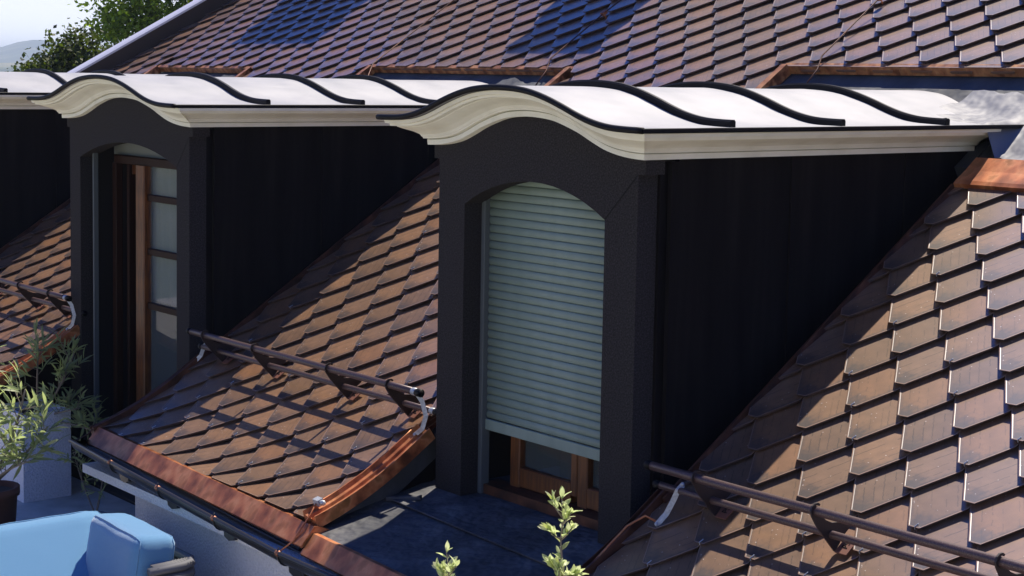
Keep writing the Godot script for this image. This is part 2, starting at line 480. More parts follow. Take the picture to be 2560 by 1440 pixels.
# cx centre, hw half width of the wall, hc half width of the head, bw half width of the roof, ow/os/ok opening, floor
func dormer(called: String, label: String, cx: float, hw: float, hc: float, bw: float, ow: float, ospring: float, ocrown: float, yb: float, hp: float, ribs: Array, cheek: float) -> Node3D:
	var root := thing(called, label, "dormer", Vector3(cx, yb, 0), "dormers along the roof")
	# front wall with its arched opening, built in two halves joined at the crown
	var out := PackedVector2Array()
	var n := 14
	var arch := []
	var rad := (ow * ow + (ocrown - ospring) ** 2) / (2.0 * (ocrown - ospring))
	var a0 := asin(ow / rad)
	for i in n + 1:
		var a := lerpf(-a0, a0, float(i) / n)
		arch.append(Vector2(rad * sin(a), ocrown - rad + rad * cos(a)))
	out.append(Vector2(-hw, yb)); out.append(Vector2(-ow, yb))
	for a in arch: out.append(a)
	out.append(Vector2(ow, yb)); out.append(Vector2(hw, yb))
	out.append(Vector2(hw, hp))
	out.append(Vector2(hc, hp))
	for i in range(24, -25, -1):
		out.append(Vector2(hc * i / 24.0, bottom_y(i / 24.0) + 0.03))
	out.append(Vector2(-hc, hp)); out.append(Vector2(-hw, hp))
	var st := mb()
	prism(st, ccw(out), func(p, s): return Vector3(cx + p.x, p.y, 0.0 if s else -0.13))
	obj("front_wall", st, M.stucco, root)
	# joint running down from the head to the arch springing
	st = mb()
	for sgn in [1.0]:
		cbar(st, Vector3(cx + sgn * (hw - 0.004), hp - 0.004, 0.0012), Vector3(cx + sgn * ow, ospring + 0.005, 0.0012), Vector3(0, 0, 1), 0.001, 0.0028, 0.0003)
	obj("panel_joint", st, M.black, root)
	# corner trims and cheeks of upright panels
	for sgn in [-1.0, 1.0]:
		var edge: float = cheek
		st = mb()
		span(st, cx + sgn * (edge - 0.05) - 0.03, cx + sgn * (edge - 0.05) + 0.03, yb, hp + 0.06, -0.20, -0.131)
		span(st, cx + sgn * edge - 0.012, cx + sgn * edge + 0.012, yb, hp + 0.06, -0.235, -0.175)
		obj("corner_trim", st, M.cladding, root)
		var zs := [-0.238, -1.059, -2.015, -2.75]
		for i in 3:
			st = mb()
			var z0: float = zs[i] - (0.003 if i else 0.0); var z1: float = zs[i + 1] + 0.003
			var poly := PackedVector2Array([Vector2(z0, maxf(yb, YR - tan(TH) * z0 - 0.3)), Vector2(z0, 1.80), Vector2(z1, 1.80), Vector2(z1, minf(YR - tan(TH) * z1 - 0.3, 1.7))])
			var w := edge
			prism(st, ccw(poly), func(p, s): return Vector3(cx + sgn * (w - (0.03 if s else 0.0)) if sgn < 0 else cx + (w - 0.03 + (0.03 if s else 0.0)), p.y, p.x) if sgn > 0 else Vector3(cx - (w - 0.03) - (0.03 if s else 0.0), p.y, p.x))
			obj("cheek_panel", st, M.cladding, root)
			if i:
				st = mb()
				cbar(st, Vector3(cx + sgn * (edge + 0.004), maxf(yb, YR - tan(TH) * z0 - 0.3), z0), Vector3(cx + sgn * (edge + 0.004), 1.79, z0), Vector3(0, 0, 1), 0.007, 0.005, 0.002)
				obj("panel_fold", st, M.cladding, root)
		st = mb()
		span(st, cx + sgn * (edge - 0.05) - 0.015, cx + sgn * (edge - 0.05) + 0.015, yb, 1.79, -2.75, -0.15)
		obj("cheek_core", st, M.room, root)
	# cornice: front sweep and the two sides
	st = mb()
	var rings := []
	for i in range(-30, 31):
		var f := i / 30.0
		var ring := []
		for c in CORNICE:
			var xe: float = hc - 0.01 + c[1]
			ring.append(Vector3(cx + f * xe, lerpf(bottom_y(f), top_y(f) - 0.012, c[0]), c[1]))
		ring.append(Vector3(cx + f * (hc - 0.03), top_y(f) - 0.012, -0.02))
		rings.append(ring)
	loft(st, rings, true, false)
	obj("front_cornice", st, M.cream, root)
	for sgn in [-1.0, 1.0]:
		st = mb()
		rings = []
		for z in [0, 1]:
			var ring := []
			for c in CORNICE:
				ring.append(Vector3(cx + sgn * (hc - 0.01 + c[1]), lerpf(1.797, 1.929, c[0]), c[1] if z == 0 else -2.62))
			ring.append(Vector3(cx + sgn * (hc - 0.03), 1.929, -0.02 if z == 0 else -2.62))
			if sgn < 0: ring.reverse()
			rings.append(ring)
		loft(st, rings, true, true)
		obj("side_cornice", st, M.cream, root)
	# vaulted sheet roof
	var wob := noise(int(cx * 10) + 500, 1.4, 3)
	st = mb(false)
	rings = []
	var nz := 40
	for j in nz + 1:
		var z := lerpf(0.222, -3.45, float(j) / nz)
		var ring := []
		for i in range(-30, 31):
			var f := i / 30.0
			var y := top_y(f) + 0.012 + 0.004 * wob.get_noise_2d(f * 2.0, z)
			ring.append(Vector3(cx + f * bw, y, z))
		rings.append(ring)
	loft(st, rings, false)
	# underside
	rings = []
	for j in 2:
		var z := 0.222 if j == 0 else -3.45
		var ring := []
		for i in range(30, -31, -1):
			ring.append(Vector3(cx + i / 30.0 * bw, top_y(i / 30.0) - 0.008, z))
		rings.append(ring)
	loft(st, rings, false)
	obj("vaulted_roof", st, M.sheet, root)
	# black edge strip at the front and along the eaves
	st = mb(false)
	var path := []
	for i in range(-32, 33):
		var f := i / 32.0
		path.append(Vector3(cx + f * (bw + 0.004), top_y(f) + 0.003, 0.233))
	tube(st, path, 0.0155, 10)
	obj("front_edge_strip", st, M.black, root)
	for sgn in [-1.0, 1.0]:
		st = mb()
		cbar(st, Vector3(cx + sgn * (bw + 0.003), 1.943, 0.235), Vector3(cx + sgn * (bw + 0.003), 1.943, -3.1), Vector3.UP, 0.011, 0.007, 0.003)
		obj("eave_strip", st, M.black, root)
	for z in ribs:
		st = mb()
		rings = []
		for i in range(-30, 31):
			var f := i / 30.0 * 0.965
			var d := (top_y(f + 0.01) - top_y(f - 0.01)) / (0.02 * bw)
			var nn := Vector3(-d * signf(f) * signf(f), 1, 0).normalized()
			var c := Vector3(cx + f * bw, top_y(f) + 0.008, z)
			var ring := []
			for p in [[-0.018, 0.0], [0.018, 0.0], [0.018, 0.031], [0.010, 0.040], [-0.010, 0.040], [-0.018, 0.031]]:
				ring.append(c + nn * p[1] + Vector3(0, 0, -p[0]))
			rings.append(ring)
		loft(st, rings)
		obj("roof_rib", st, M.black, root)
	return root

func shutter_window(root: Node3D, cx: float, yb: float) -> void:
	# guide rails, roller shutter of slats, window frame behind
	var st := mb()
	for x in [-0.545, 0.545]:
		st = mb()
		cbar(st, Vector3(cx + x, yb, -0.15), Vector3(cx + x, 1.66, -0.15), Vector3.RIGHT, 0.022, 0.03, 0.004)
		obj("guide_rail", st, M.rail, root)
	var sh := Node3D.new(); sh.name = "roller_shutter"; root.add_child(sh); sh.position = -root.position
	var y := 0.245
	st = mb()
	cbar(st, Vector3(cx - 0.525, y + 0.03, -0.157), Vector3(cx + 0.525, y + 0.03, -0.157), Vector3.UP, 0.03, 0.010, 0.003)
	var bar := obj("bottom_bar", st, M.shutter, sh)
	y += 0.064
	while y < 1.67:
		st = mb(false)
		var ring := []
		for k in 9:
			var a := lerpf(-1.0, 1.0, k / 8.0)
			ring.append(Vector3(0, y + 0.022 + a * 0.0212, -0.160 + 0.0068 * (1.0 - a * a) + rng.randf_range(-0.0003, 0.0003)))
		ring.append(Vector3(0, y + 0.0432, -0.172)); ring.append(Vector3(0, y + 0.001, -0.172))
		ring.reverse()
		loft(st, [off(ring, Vector3(cx - 0.525, 0, 0)), off(ring, Vector3(cx + 0.525, 0, 0))])
		obj("slat", st, M.shutter, sh)
		y += 0.0445
	# window behind
	var fr := Node3D.new(); fr.name = "window_frame"; root.add_child(fr); fr.position = -root.position
	for s in [[-0.42, -0.34, 0.0, 1.6], [0.075, 0.123, 0.05, 1.6], [0.128, 0.205, 0.0, 1.6], [0.50, 0.58, 0.0, 1.6]]:
		st = mb()
		cbar(st, Vector3(cx + (s[0] + s[1]) / 2, s[2] - 0.06, -0.265), Vector3(cx + (s[0] + s[1]) / 2, s[3], -0.265), Vector3.RIGHT, (s[1] - s[0]) / 2, 0.025, 0.006)
		obj("stile", st, M.wood, fr)
	for s in [[-0.34, 0.075], [0.205, 0.5]]:
		st = mb()
		cbar(st, Vector3(cx + s[0], 0.0, -0.267), Vector3(cx + s[1], 0.0, -0.267), Vector3.UP, 0.055, 0.024, 0.006)
		obj("bottom_rail", st, M.wood, fr)
		st = mb()
		span(st, cx + s[0], cx + s[1], 0.055, 1.6, -0.285, -0.28)
		obj("pane", st, M.glass, fr)
	st = mb()
	span(st, cx - 0.56, cx + 0.56, yb, -0.058, -0.28, -0.14)
	cbar(st, Vector3(cx - 0.56, -0.075, -0.215), Vector3(cx + 0.56, -0.075, -0.215), Vector3.UP, 0.014, 0.05, 0.005)
	obj("window_sill", st, M.copper_dark, root)

func door_window(root: Node3D, cx: float, yb: float) -> void:
	var st := mb()
	for x in [-0.677, 0.72]:
		st = mb()
		cbar(st, Vector3(cx + x, yb, -0.085), Vector3(cx + x, 1.60, -0.085), Vector3.RIGHT, 0.011, 0.02, 0.003)
		obj("guide_rail", st, M.rail, root)
	var fr := Node3D.new(); fr.name = "door_frame"; root.add_child(fr); fr.position = -root.position
	st = mb()
	cbar(st, Vector3(cx - 0.62, 1.50, -0.24), Vector3(cx + 0.75, 1.50, -0.24), Vector3.UP, 0.032, 0.03, 0.006)
	obj("head_rail", st, M.wood_dark, fr)
	for s in [[-0.515, 0.018, -0.30], [-0.62, 0.03, -0.24]]:
		st = mb()
		cbar(st, Vector3(cx + s[0], yb, s[2]), Vector3(cx + s[0], 1.47, s[2]), Vector3.RIGHT, s[1], 0.03, 0.005)
		obj("jamb", st, M.wood_dark, fr)
	# arched fixed light above the head rail
	st = mb()
	span(st, cx - 0.7, cx + 0.75, 1.53, 1.70, -0.262, -0.25)
	obj("fanlight_panel", st, M.blind, fr)
	# left leaf swung into the room
	var lf := Node3D.new(); lf.name = "open_leaf"; root.add_child(lf); lf.position = -root.position
	st = mb()
	cbar(st, Vector3(cx - 0.50, 1.42, -0.30), Vector3(cx - 0.36, 1.42, -0.85), Vector3.UP, 0.035, 0.022, 0.004)
	obj("top_rail", st, M.wood, lf)
	st = mb()
	cbar(st, Vector3(cx - 0.36, yb + 0.02, -0.85), Vector3(cx - 0.36, 1.45, -0.85), Vector3.RIGHT, 0.022, 0.035, 0.004)
	obj("stile", st, M.wood_dark, lf)
	# right leaf, shut: wide stile, three panes, bars
	var rf := Node3D.new(); rf.name = "closed_leaf"; root.add_child(rf); rf.position = -root.position
	st = mb()
	cbar(st, Vector3(cx - 0.165, yb + 0.02, -0.225), Vector3(cx - 0.165, 1.47, -0.225), Vector3.RIGHT, 0.066, 0.035, 0.008)
	obj("stile", st, M.wood, rf)
	st = mb()
	cbar(st, Vector3(cx - 0.262, yb + 0.02, -0.255), Vector3(cx - 0.262, 1.47, -0.255), Vector3.RIGHT, 0.012, 0.02, 0.003)
	obj("weather_strip", st, M.rail, rf)
	st = mb()
	cbar(st, Vector3(cx + 0.70, yb + 0.02, -0.232), Vector3(cx + 0.70, 1.47, -0.232), Vector3.RIGHT, 0.05, 0.03, 0.006)
	obj("stile", st, M.wood, rf)
	for y in [1.235, 0.835, 0.43, yb + 0.12]:
		st = mb()
		cbar(st, Vector3(cx - 0.1, y, -0.24), Vector3(cx + 0.66, y, -0.24), Vector3.UP, 0.024 if y > 0 else 0.1, 0.02, 0.004)
		obj("glazing_bar", st, M.wood_dark, rf)
	for yy in [[1.26, 1.47], [0.86, 1.21], [0.455, 0.81], [yb + 0.22, 0.405]]:
		st = mb()
		span(st, cx - 0.1, cx + 0.66, yy[0], yy[1], -0.246, -0.242)
		obj("pane", st, M.glass, rf)
	st = mb(false)
	var rings := []
	for j in [0, 1]:
		var ring := []
		for i in 41:
			ring.append(Vector3(cx - 0.14 + 0.84 * i / 40.0, 1.5 if j == 0 else 0.46, -0.275 + 0.006 * sin(i * 0.9)))
		rings.append(ring)
	loft(st, rings, false)
	obj("roller_blind", st, M.blind, rf)

# ---------- snow guards ----------
func snow_guard(label: String, xa: float, xb: float, xc: float, xd: float, feet: Array, straps: Array, bay: float) -> void:
	var s0 := s_of(0.0 if bay > 0.5 else -0.05)
	var c := roof((xa + xb) / 2, s0)
	var root := thing("snow_guard", label, "snow guard", c, "snow guards on the roof bays")
	var B := roof_basis(s0)
	var at := func(x: float, u: float, h: float) -> Vector3:
		return roof(x, s0) + B.y * h - B.z * u
	for p in [[xa, xb, -0.002, 0.234, 0.0205], [xc, xd, 0.020, 0.082, 0.0175]]:
		var st := mb(false)
		var line := []
		for i in 9:
			line.append(at.call(lerpf(p[0], p[1], i / 8.0), p[2], p[3] + 0.0015 * sin(i * 2.1 + bay)))
		tube(st, line, p[4], 14)
		obj("rail_pipe", st, M.pipe, root)
		if p[4] > 0.015 and bay < 0.5:
			st = mb(false)
			tube(st, [at.call(p[1] - 0.055, p[2], p[3]), at.call(p[1] - 0.022, p[2], p[3])], p[4] + 0.0015, 12)
			obj("pipe_clamp", st, M.zinc, root)
		for e in [p[0], p[1]]:
			st = mb(false)
			var d: float = 0.012 if e == p[1] else -0.012
			tube(st, [at.call(e - d, p[2], p[3]), at.call(e + d * 2.0, p[2], p[3])], p[4] + 0.0025, 12)
			obj("end_cap", st, M.black, root)
	for x in feet:
		var br := Node3D.new(); br.name = "bracket"; root.add_child(br, true); br.position = -root.position
		# plate outline in (up the slope, out of the roof)
		var o := PackedVector2Array()
		for p in [[0.0, 0.0], [-0.020, 0.10], [-0.034, 0.18], [-0.036, 0.236], [-0.030, 0.258], [-0.012, 0.271], [0.008, 0.270], [0.025, 0.259], [0.032, 0.244], [0.023, 0.241], [0.012, 0.256], [-0.004, 0.259], [-0.019, 0.250], [-0.0235, 0.236], [-0.017, 0.218], [0.0, 0.210], [0.010, 0.20], [0.026, 0.158], [0.050, 0.122], [0.085, 0.094], [0.118, 0.080], [0.152, 0.076], [0.152, 0.034], [0.130, 0.022], [0.100, 0.022], [0.07, 0.020], [0.04, 0.008]]:
			o.append(Vector2(p[0], p[1]))
		var st := mb()
		prism(st, ccw(o), func(p, s): return at.call(x + (0.0 if s else -0.008), p.x, p.y))
		obj("plate", st, M.bracket, br)
		st = mb()
		var f0: Vector3 = at.call(x + 0.034, 0.045, 0.004)
		box(st, f0, Vector3(0.062, 0.006, 0.10), B)
		var pl := obj("foot_plate", st, M.plate, br)
		var tm := TextMesh.new()
		var font := SystemFont.new(); font.font_names = PackedStringArray(["Droid Sans"])
		tm.font = font; tm.text = "PS"; tm.font_size = 20; tm.pixel_size = 0.0019; tm.depth = 0.003
		var tx := MeshInstance3D.new(); tx.name = "lettering"; tx.mesh = tm; tx.material_override = M.black
		br.add_child(tx, true)
		tx.transform = Transform3D(Basis(-B.z, -B.x, B.y), f0 + B.y * 0.0042)
	for sp in straps:
		var st := mb()
		var rings := []
		var pts: Array = sp.map(func(q): return at.call(q[0], q[1], q[2]))
		var side := Vector3(0.35, 0.0, 0.94).normalized() if straps.size() < 2 and bay > 0.5 else Vector3.RIGHT
		var curve := Curve3D.new()
		for q in pts: curve.add_point(q)
		for i in pts.size():
			var fwd: Vector3 = (pts[mini(i + 1, pts.size() - 1)] - pts[maxi(i - 1, 0)]).normalized()
			var nn := fwd.cross(Vector3(0.8, 0.1, 0.6)).normalized()
			var w := fwd.cross(nn).normalized()
			rings.append([pts[i] + nn * 0.013 + w * 0.0015, pts[i] - nn * 0.013 + w * 0.0015, pts[i] - nn * 0.013 - w * 0.0015, pts[i] + nn * 0.013 - w * 0.0015])
		loft(st, rings)
		var stp := obj("bonding_strap", st, M.zinc, root)
		for e in [0, -1]:
			st = mb(false)
			var q: Vector3 = pts[e]
			tube(st, [q - B.y * 0.004, q + B.y * 0.010], 0.009, 6)
			obj("bolt", st, M.zinc, root)

# ---------- plants ----------
func leaf_shape(l: float, w: float) -> ArrayMesh:
	var st := mb(false)
	var pts := [[0.0, 0.06], [0.25, 0.75], [0.5, 1.0], [0.75, 0.7], [1.0, 0.04]]
	for i in 4:
		var a: Array = pts[i]; var b: Array = pts[i + 1]
		var za := 0.10 * l * sin(a[0] * 2.6); var zb := 0.10 * l * sin(b[0] * 2.6)
		var ca := Vector3(0, za, -a[0] * l); var cb := Vector3(0, zb, -b[0] * l)
		for s in [-1.0, 1.0]:
			var ea := ca + Vector3(s * a[1] * w / 2, w * 0.12, 0); var eb := cb + Vector3(s * b[1] * w / 2, w * 0.12, 0)
			if s < 0: quad(st, ea, ca, cb, eb)
			else: quad(st, ca, ea, eb, cb)
	return done(st)

func leaf_basis(dir: Vector3, roll: float) -> Basis:
	var z := -dir.normalized()
	var x := Vector3.UP.cross(z)
	if x.length() < 0.05: x = Vector3.RIGHT
	x = x.normalized()
	return Basis(x, z.cross(x), z) * Basis(Vector3(0, 0, 1), roll)

func olive(called: String, label: String, base: Vector3, stems: Array, lens: Vector2, count: int, seed_: int, named: int, kinds: Array) -> Node3D:
	var r := RandomNumberGenerator.new(); r.seed = seed_
	var root := thing(called, label, "shrub", base)
	var shapes := [leaf_shape(lens.x, lens.y), leaf_shape(lens.x * 0.8, lens.y * 0.9), leaf_shape(lens.x * 1.15, lens.y)]
	var spots := []
	for t in stems:
		var st := mb(false)
		var top: Vector3 = t[0]; var rad: float = t[1]
		var pts := []
		var bend := Vector3(r.randf_range(-1, 1), 0, r.randf_range(-1, 1)) * 0.05
		for i in 8:
			var f := i / 7.0
			pts.append((base + (t[2] if t.size() > 2 else Vector3.ZERO)).lerp(top, f) + bend * sin(f * PI))
		tube(st, pts, rad, 6, 0.35)
		obj("stem", st, M.stem, root)
		var twigs: int = 11
		for k in twigs:
			var f := r.randf_range(0.42, 1.0)
			var p: Vector3 = pts[0].lerp(pts[-1], f)
			var idx := clampi(int(f * 7.0), 0, 6)
			p = pts[idx].lerp(pts[idx + 1], f * 7.0 - idx)
			var d := Vector3(r.randf_range(-1, 1), r.randf_range(0.0, 1.0), r.randf_range(-1, 1)).normalized()
			var e := p + d * r.randf_range(0.12, 0.34) * (1.25 - f * 0.6)
			st = mb(false)
			tube(st, [p, p.lerp(e, 0.5) + Vector3(0, 0.015, 0), e], rad * 0.28, 4, 0.4)
			obj("twig", st, M.stem, root)
			for m in int(count / float(stems.size() * twigs)):
				var g := r.randf_range(0.15, 1.02)
				var ld := (d * 0.8 + Vector3(r.randf_range(-1, 1), r.randf_range(-0.7, 0.8), r.randf_range(-1, 1)) * 0.9).normalized()
				spots.append([p.lerp(e, minf(g, 1.0)), ld, r.randf_range(-1.5, 1.5), r.randi() % 3, r.randi() % kinds.size()])
	var rest := mb(false)
	for i in spots.size():
		var q: Array = spots[i]
		var xf := Transform3D(leaf_basis(q[1], q[2]), q[0])
		if i % 7 != 3 and i < named * 7.0 / 6.0:
			var o := put("leaf", shapes[q[3]], kinds[q[4]], root, true)
			o.transform = Transform3D(xf.basis, xf.origin - base)
		else:
			rest.append_from(shapes[q[3]], 0, xf)
	var o := put("small_leaves", rest.commit(), kinds[0], root)
	o.set_meta("kind", "stuff")
	return root

func sprig(called: String, label: String, foot: Vector3, nodes: Array, side: Array, seed_: int) -> void:
	# an upright shoot with leaf pairs: nodes along the stem, side twigs
	var r := RandomNumberGenerator.new(); r.seed = seed_
	var root := thing(called, label, "shrub", foot)
	var shape := [leaf_shape(0.047, 0.020), leaf_shape(0.038, 0.017), leaf_shape(0.054, 0.021)]
	var st := mb(false)
	tube(st, nodes, 0.007, 6, 0.3)
	obj("stem", st, M.stem, root)
	var lf := func(p: Vector3, d: Vector3) -> void:
		var o := put("leaf", shape[r.randi() % 3], M.sprig[r.randi() % 3], root, true)
		o.transform = Transform3D(leaf_basis(d, r.randf_range(-1.3, 1.3)), p - foot)
	for i in range(1, nodes.size()):
		var a: Vector3 = nodes[i - 1]; var b: Vector3 = nodes[i]
		if b.y < foot.y + 0.55: continue
		var ang := r.randf_range(0, TAU)
		for k in int(maxf(1.0, (b - a).length() / 0.013)):
			var p := a.lerp(b, k * 0.013 / maxf(0.013, (b - a).length()))
			ang += 1.8
			lf.call(p, Vector3(cos(ang), r.randf_range(0.1, 1.0), sin(ang)))
	lf.call(nodes[-1], Vector3(0.2, 1, 0.1)); lf.call(nodes[-1], Vector3(0.6, 0.5, -0.3)); lf.call(nodes[-1], Vector3(-0.4, 0.8, -0.3))
	for t in side:
		st = mb(false)
		var p: Vector3 = t[0]; var e: Vector3 = t[1]
		tube(st, [p, p.lerp(e, 0.5) + Vector3(0, -0.006, 0), e], 0.004, 5, 0.5)
		obj("twig", st, M.stem, root)
		for k in int(t[2] * 2.3):
			var g := r.randf_range(0.3, 1.0)
			lf.call(p.lerp(e, g), (e - p).normalized() * 0.6 + Vector3(r.randf_range(-1, 1), r.randf_range(-0.1, 1.2), r.randf_range(-1, 1)) * 0.8)

func tree(called: String, label: String, base: Vector3, blobs: Array, leaves: int, size: float, m: Material, cols: Array, seed_: int) -> void:
	var r := RandomNumberGenerator.new(); r.seed = seed_
	var root := thing(called, label, "tree", base)
	var st := mb(false)
	var head: Vector3 = blobs[0][0]
	var tp := [base, base.lerp(head, 0.5) + Vector3(0.2, 0, 0.1), head]
	tube(st, tp, 0.34, 9, 0.35)
	obj("trunk", st, M.bark, root)
	for b in blobs:
		st = mb(false)
		var p := base.lerp(head, 0.72)
		tube(st, [p, p.lerp(b[0], 0.55) + Vector3(0, -0.15, 0), b[0]], 0.09, 6, 0.25)
		obj("limb", st, M.bark, root)
	var verts := PackedVector3Array(); var norms := PackedVector3Array(); var vc := PackedColorArray()
	var total := 0.0
	for b in blobs: total += b[1].x * b[1].x
	for b in blobs:
		var cnt := int(leaves * b[1].x * b[1].x / total)
		# leaves gather in small sprays over the blob
		var sprays := []
		for k in maxi(6, cnt / 34):
			var d := Vector3(r.randfn(), r.randfn(), r.randfn()).normalized()
			sprays.append([b[0] + d * b[1] * pow(r.randf(), 0.42), r.randf()])
		for k in cnt:
			var sp: Array = sprays[r.randi() % sprays.size()]
			var c: Vector3 = sp[0] + Vector3(r.randfn(), r.randfn() * 0.75, r.randfn()) * size * 1.7
			var n := Vector3(r.randfn(), r.randfn() + 0.6, r.randfn()).normalized()
			var u := n.cross(Vector3(r.randf() - 0.5, r.randf() - 0.5, r.randf() - 0.5)).normalized()
			var v := n.cross(u)
			var l := size * r.randf_range(0.7, 1.25)
			var p4 := [c - u * l * 0.5, c + v * l * 0.3 + n * l * 0.06, c + u * l * 0.5, c - v * l * 0.3 + n * l * 0.06]
			var col: Color = cols[0].lerp(cols[1], clampf(0.6 * sp[1] + 0.4 * r.randf(), 0, 1))
			for i in [0, 1, 2, 0, 2, 3]:
				verts.append(p4[i]); norms.append(n); vc.append(col)
	var arr := []; arr.resize(Mesh.ARRAY_MAX)
	arr[Mesh.ARRAY_VERTEX] = verts; arr[Mesh.ARRAY_NORMAL] = norms; arr[Mesh.ARRAY_COLOR] = vc
	var am := ArrayMesh.new(); am.add_surface_from_arrays(Mesh.PRIMITIVE_TRIANGLES, arr)
	put("crown", am, m, root)

func cushion(called: String, label: String, xf: Transform3D, s: Vector3, rnd: float, seed_: int) -> void:
	var st := mb(false)
	var n := 15
	var nz := noise(seed_, 3.0, 3)
	var h := s / 2.0
	var P := func(d: Vector3) -> Vector3:
		# rounded box: clamp to the inner box then push out
		var q := d * h
		var inner := q.clamp(-(h - Vector3.ONE * rnd), h - Vector3.ONE * rnd)
		var o := q - inner
		var p := inner + (o.normalized() * rnd if o.length() > 1e-5 else Vector3.ZERO)
		var puff := (1.0 - d.x * d.x) * (1.0 - d.y * d.y) + (1.0 - d.z * d.z) * (1.0 - d.y * d.y) + (1.0 - d.x * d.x) * (1.0 - d.z * d.z)
		p *= 1.0 + 0.05 * puff * 0.6 + 0.02 * nz.get_noise_3dv(p * 1.4)
		return xf * p
	for ax in 3:
		for sg in [-1.0, 1.0]:
			for i in n:
				for j in n:
					var c := []
					for q in [[0, 0], [1, 0], [1, 1], [0, 1]]:
						var a: float = -1.0 + 2.0 * (i + q[0]) / n; var b: float = -1.0 + 2.0 * (j + q[1]) / n
						var d := Vector3.ZERO
						d[ax] = sg; d[(ax + 1) % 3] = a; d[(ax + 2) % 3] = b
						c.append(P.call(d))
					if sg > 0: quad(st, c[0], c[1], c[2], c[3])
					else: quad(st, c[0], c[3], c[2], c[1])
	var root := thing(called, label, "cushion", xf.origin, "blue sofa cushions")
	obj("cover", st, M.fabric, root)
	# piping round the two large faces
	var thin := 0 if s.x < s.z else 2
	var u := 2 - thin
	for sg in [-1.0, 1.0]:
		st = mb(false)
		var pts := []
		for k in 65:
			var a := TAU * k / 64.0
			var d := Vector3.ZERO
			var q := Vector2(cos(a), sin(a))
			q /= maxf(absf(q.x), absf(q.y))
			d[u] = q.x; d[1] = q.y; d[thin] = sg * 0.86
			pts.append(P.call(d) + (xf.basis * d).normalized() * 0.001)
		tube(st, pts, 0.0045, 6)
		obj("piping", st, M.fabric, root)

var cam_xf := Transform3D()

func _ready() -> void:
	rng.seed = 7
	# camera
	var cam := Camera3D.new(); cam.name = "camera"
	add_child(cam)
	cam.projection = Camera3D.PROJECTION_FRUSTUM
	cam.near = 0.1; cam.far = 9000.0
	cam.size = 0.1 * 1440.0 / 4048.151
	cam.frustum_offset = Vector2(0, -0.1 * (720.0 - 540.126) / 4048.151)
	cam.position = Vector3(6.265, 2.1833, 5.3835)
	cam.rotation = Vector3(deg_to_rad(-4.96557), deg_to_rad(50.00425), deg_to_rad(0.99425))
	cam.current = true
	cam_xf = cam.transform
	# sky, sun, exposure
	var env := Environment.new()
	env.background_mode = Environment.BG_SKY
	var sky := Sky.new()
	var ps := ProceduralSkyMaterial.new()
	ps.sky_top_color = Color(0.135, 0.305, 0.63)
	ps.sky_horizon_color = Color(0.985, 0.99, 0.995)
	ps.sky_curve = 0.085
	ps.ground_bottom_color = Color(0.36, 0.37, 0.34)
	ps.ground_horizon_color = Color(0.80, 0.85, 0.88)
	ps.ground_curve = 0.02
	ps.sky_energy_multiplier = 1.27
	sky.sky_material = ps
	env.sky = sky
	env.background_energy_multiplier = 0.60
	env.tonemap_mode = Environment.TONE_MAPPER_LINEAR
	env.tonemap_exposure = 1.58
	env.sdfgi_enabled = true; env.ssao_enabled = true; env.ssil_enabled = true
	env.fog_enabled = true
	env.fog_density = 0.00034
	env.fog_light_color = Color(0.80, 0.87, 0.94)
	var we := WorldEnvironment.new(); we.name = "environment"; we.environment = env
	add_child(we)
	var sun := DirectionalLight3D.new(); sun.name = "sun"
	add_child(sun)
	sun.light_color = Color(1.0, 0.96, 0.90)
	sun.light_energy = 1.6
	sun.light_angular_distance = 0.5
	sun.shadow_enabled = true
	sun.look_at_from_position(Vector3(-0.215, 1.0, -0.55) * 20.0, Vector3.ZERO, Vector3.UP)

	make_materials()
	build_setting()
	build_roof()
	build_dormers()
	build_edges()
	build_guards()
	build_wires()
	build_terrace()
	build_background()

func build_setting() -> void:
	# ground to the horizon
	var st := mb()
	quad(st, Vector3(-6000, -9, 6000), Vector3(6000, -9, 6000), Vector3(6000, -9, -6000), Vector3(-6000, -9, -6000))
	struct("ground", st, M.ground)
	# terrace floor
	st = mb()
	span(st, -14.0, 11.0, -1.25, -1.0, 0.0, 10.0)
	struct("terrace_floor", st, M.floor)
	# house body: floors, back, inner rooms, front wall under the eave
	var house := thing("house_wall", "white rendered house wall under the black gutter, in shade", "wall", Vector3(0, -1.0, 0.7))
	st = mb()
	span(st, -2.96, 9.0, -9.0, -0.36, 0.45, 0.72)
	obj("front_wall", st, M.wall, house)
	st = mb()
	span(st, -3.42, 9.0, -0.43, -0.375, 0.30, 0.86)
	obj("soffit_board", st, M.wall, house)
	st = mb()
	span(st, -14.0, 9.0, -9.0, -1.26, -0.2, 0.40)
	span(st, -14.0, 9.0, -1.25, -0.99, -9.0, -0.02)
	span(st, -14.0, 9.0, -9.0, 2.0, -9.2, -9.0)
	obj("inner_floor", st, M.room, house)
	st = mb()
	span(st, -14.0, -5.47, -1.0, -0.42, -0.3, 0.60)
	span(st, -3.46, -2.97, -1.0, -0.40, -0.3, 0.10)
	obj("recess_wall", st, M.cladding, house)
	st = mb()
	span(st, -5.40, -3.6, -1.0, 1.75, -1.9, -1.8)
	span(st, -0.74, 0.74, -1.0, 1.75, -1.0, -0.9)
	obj("room_partition", st, M.room, house)

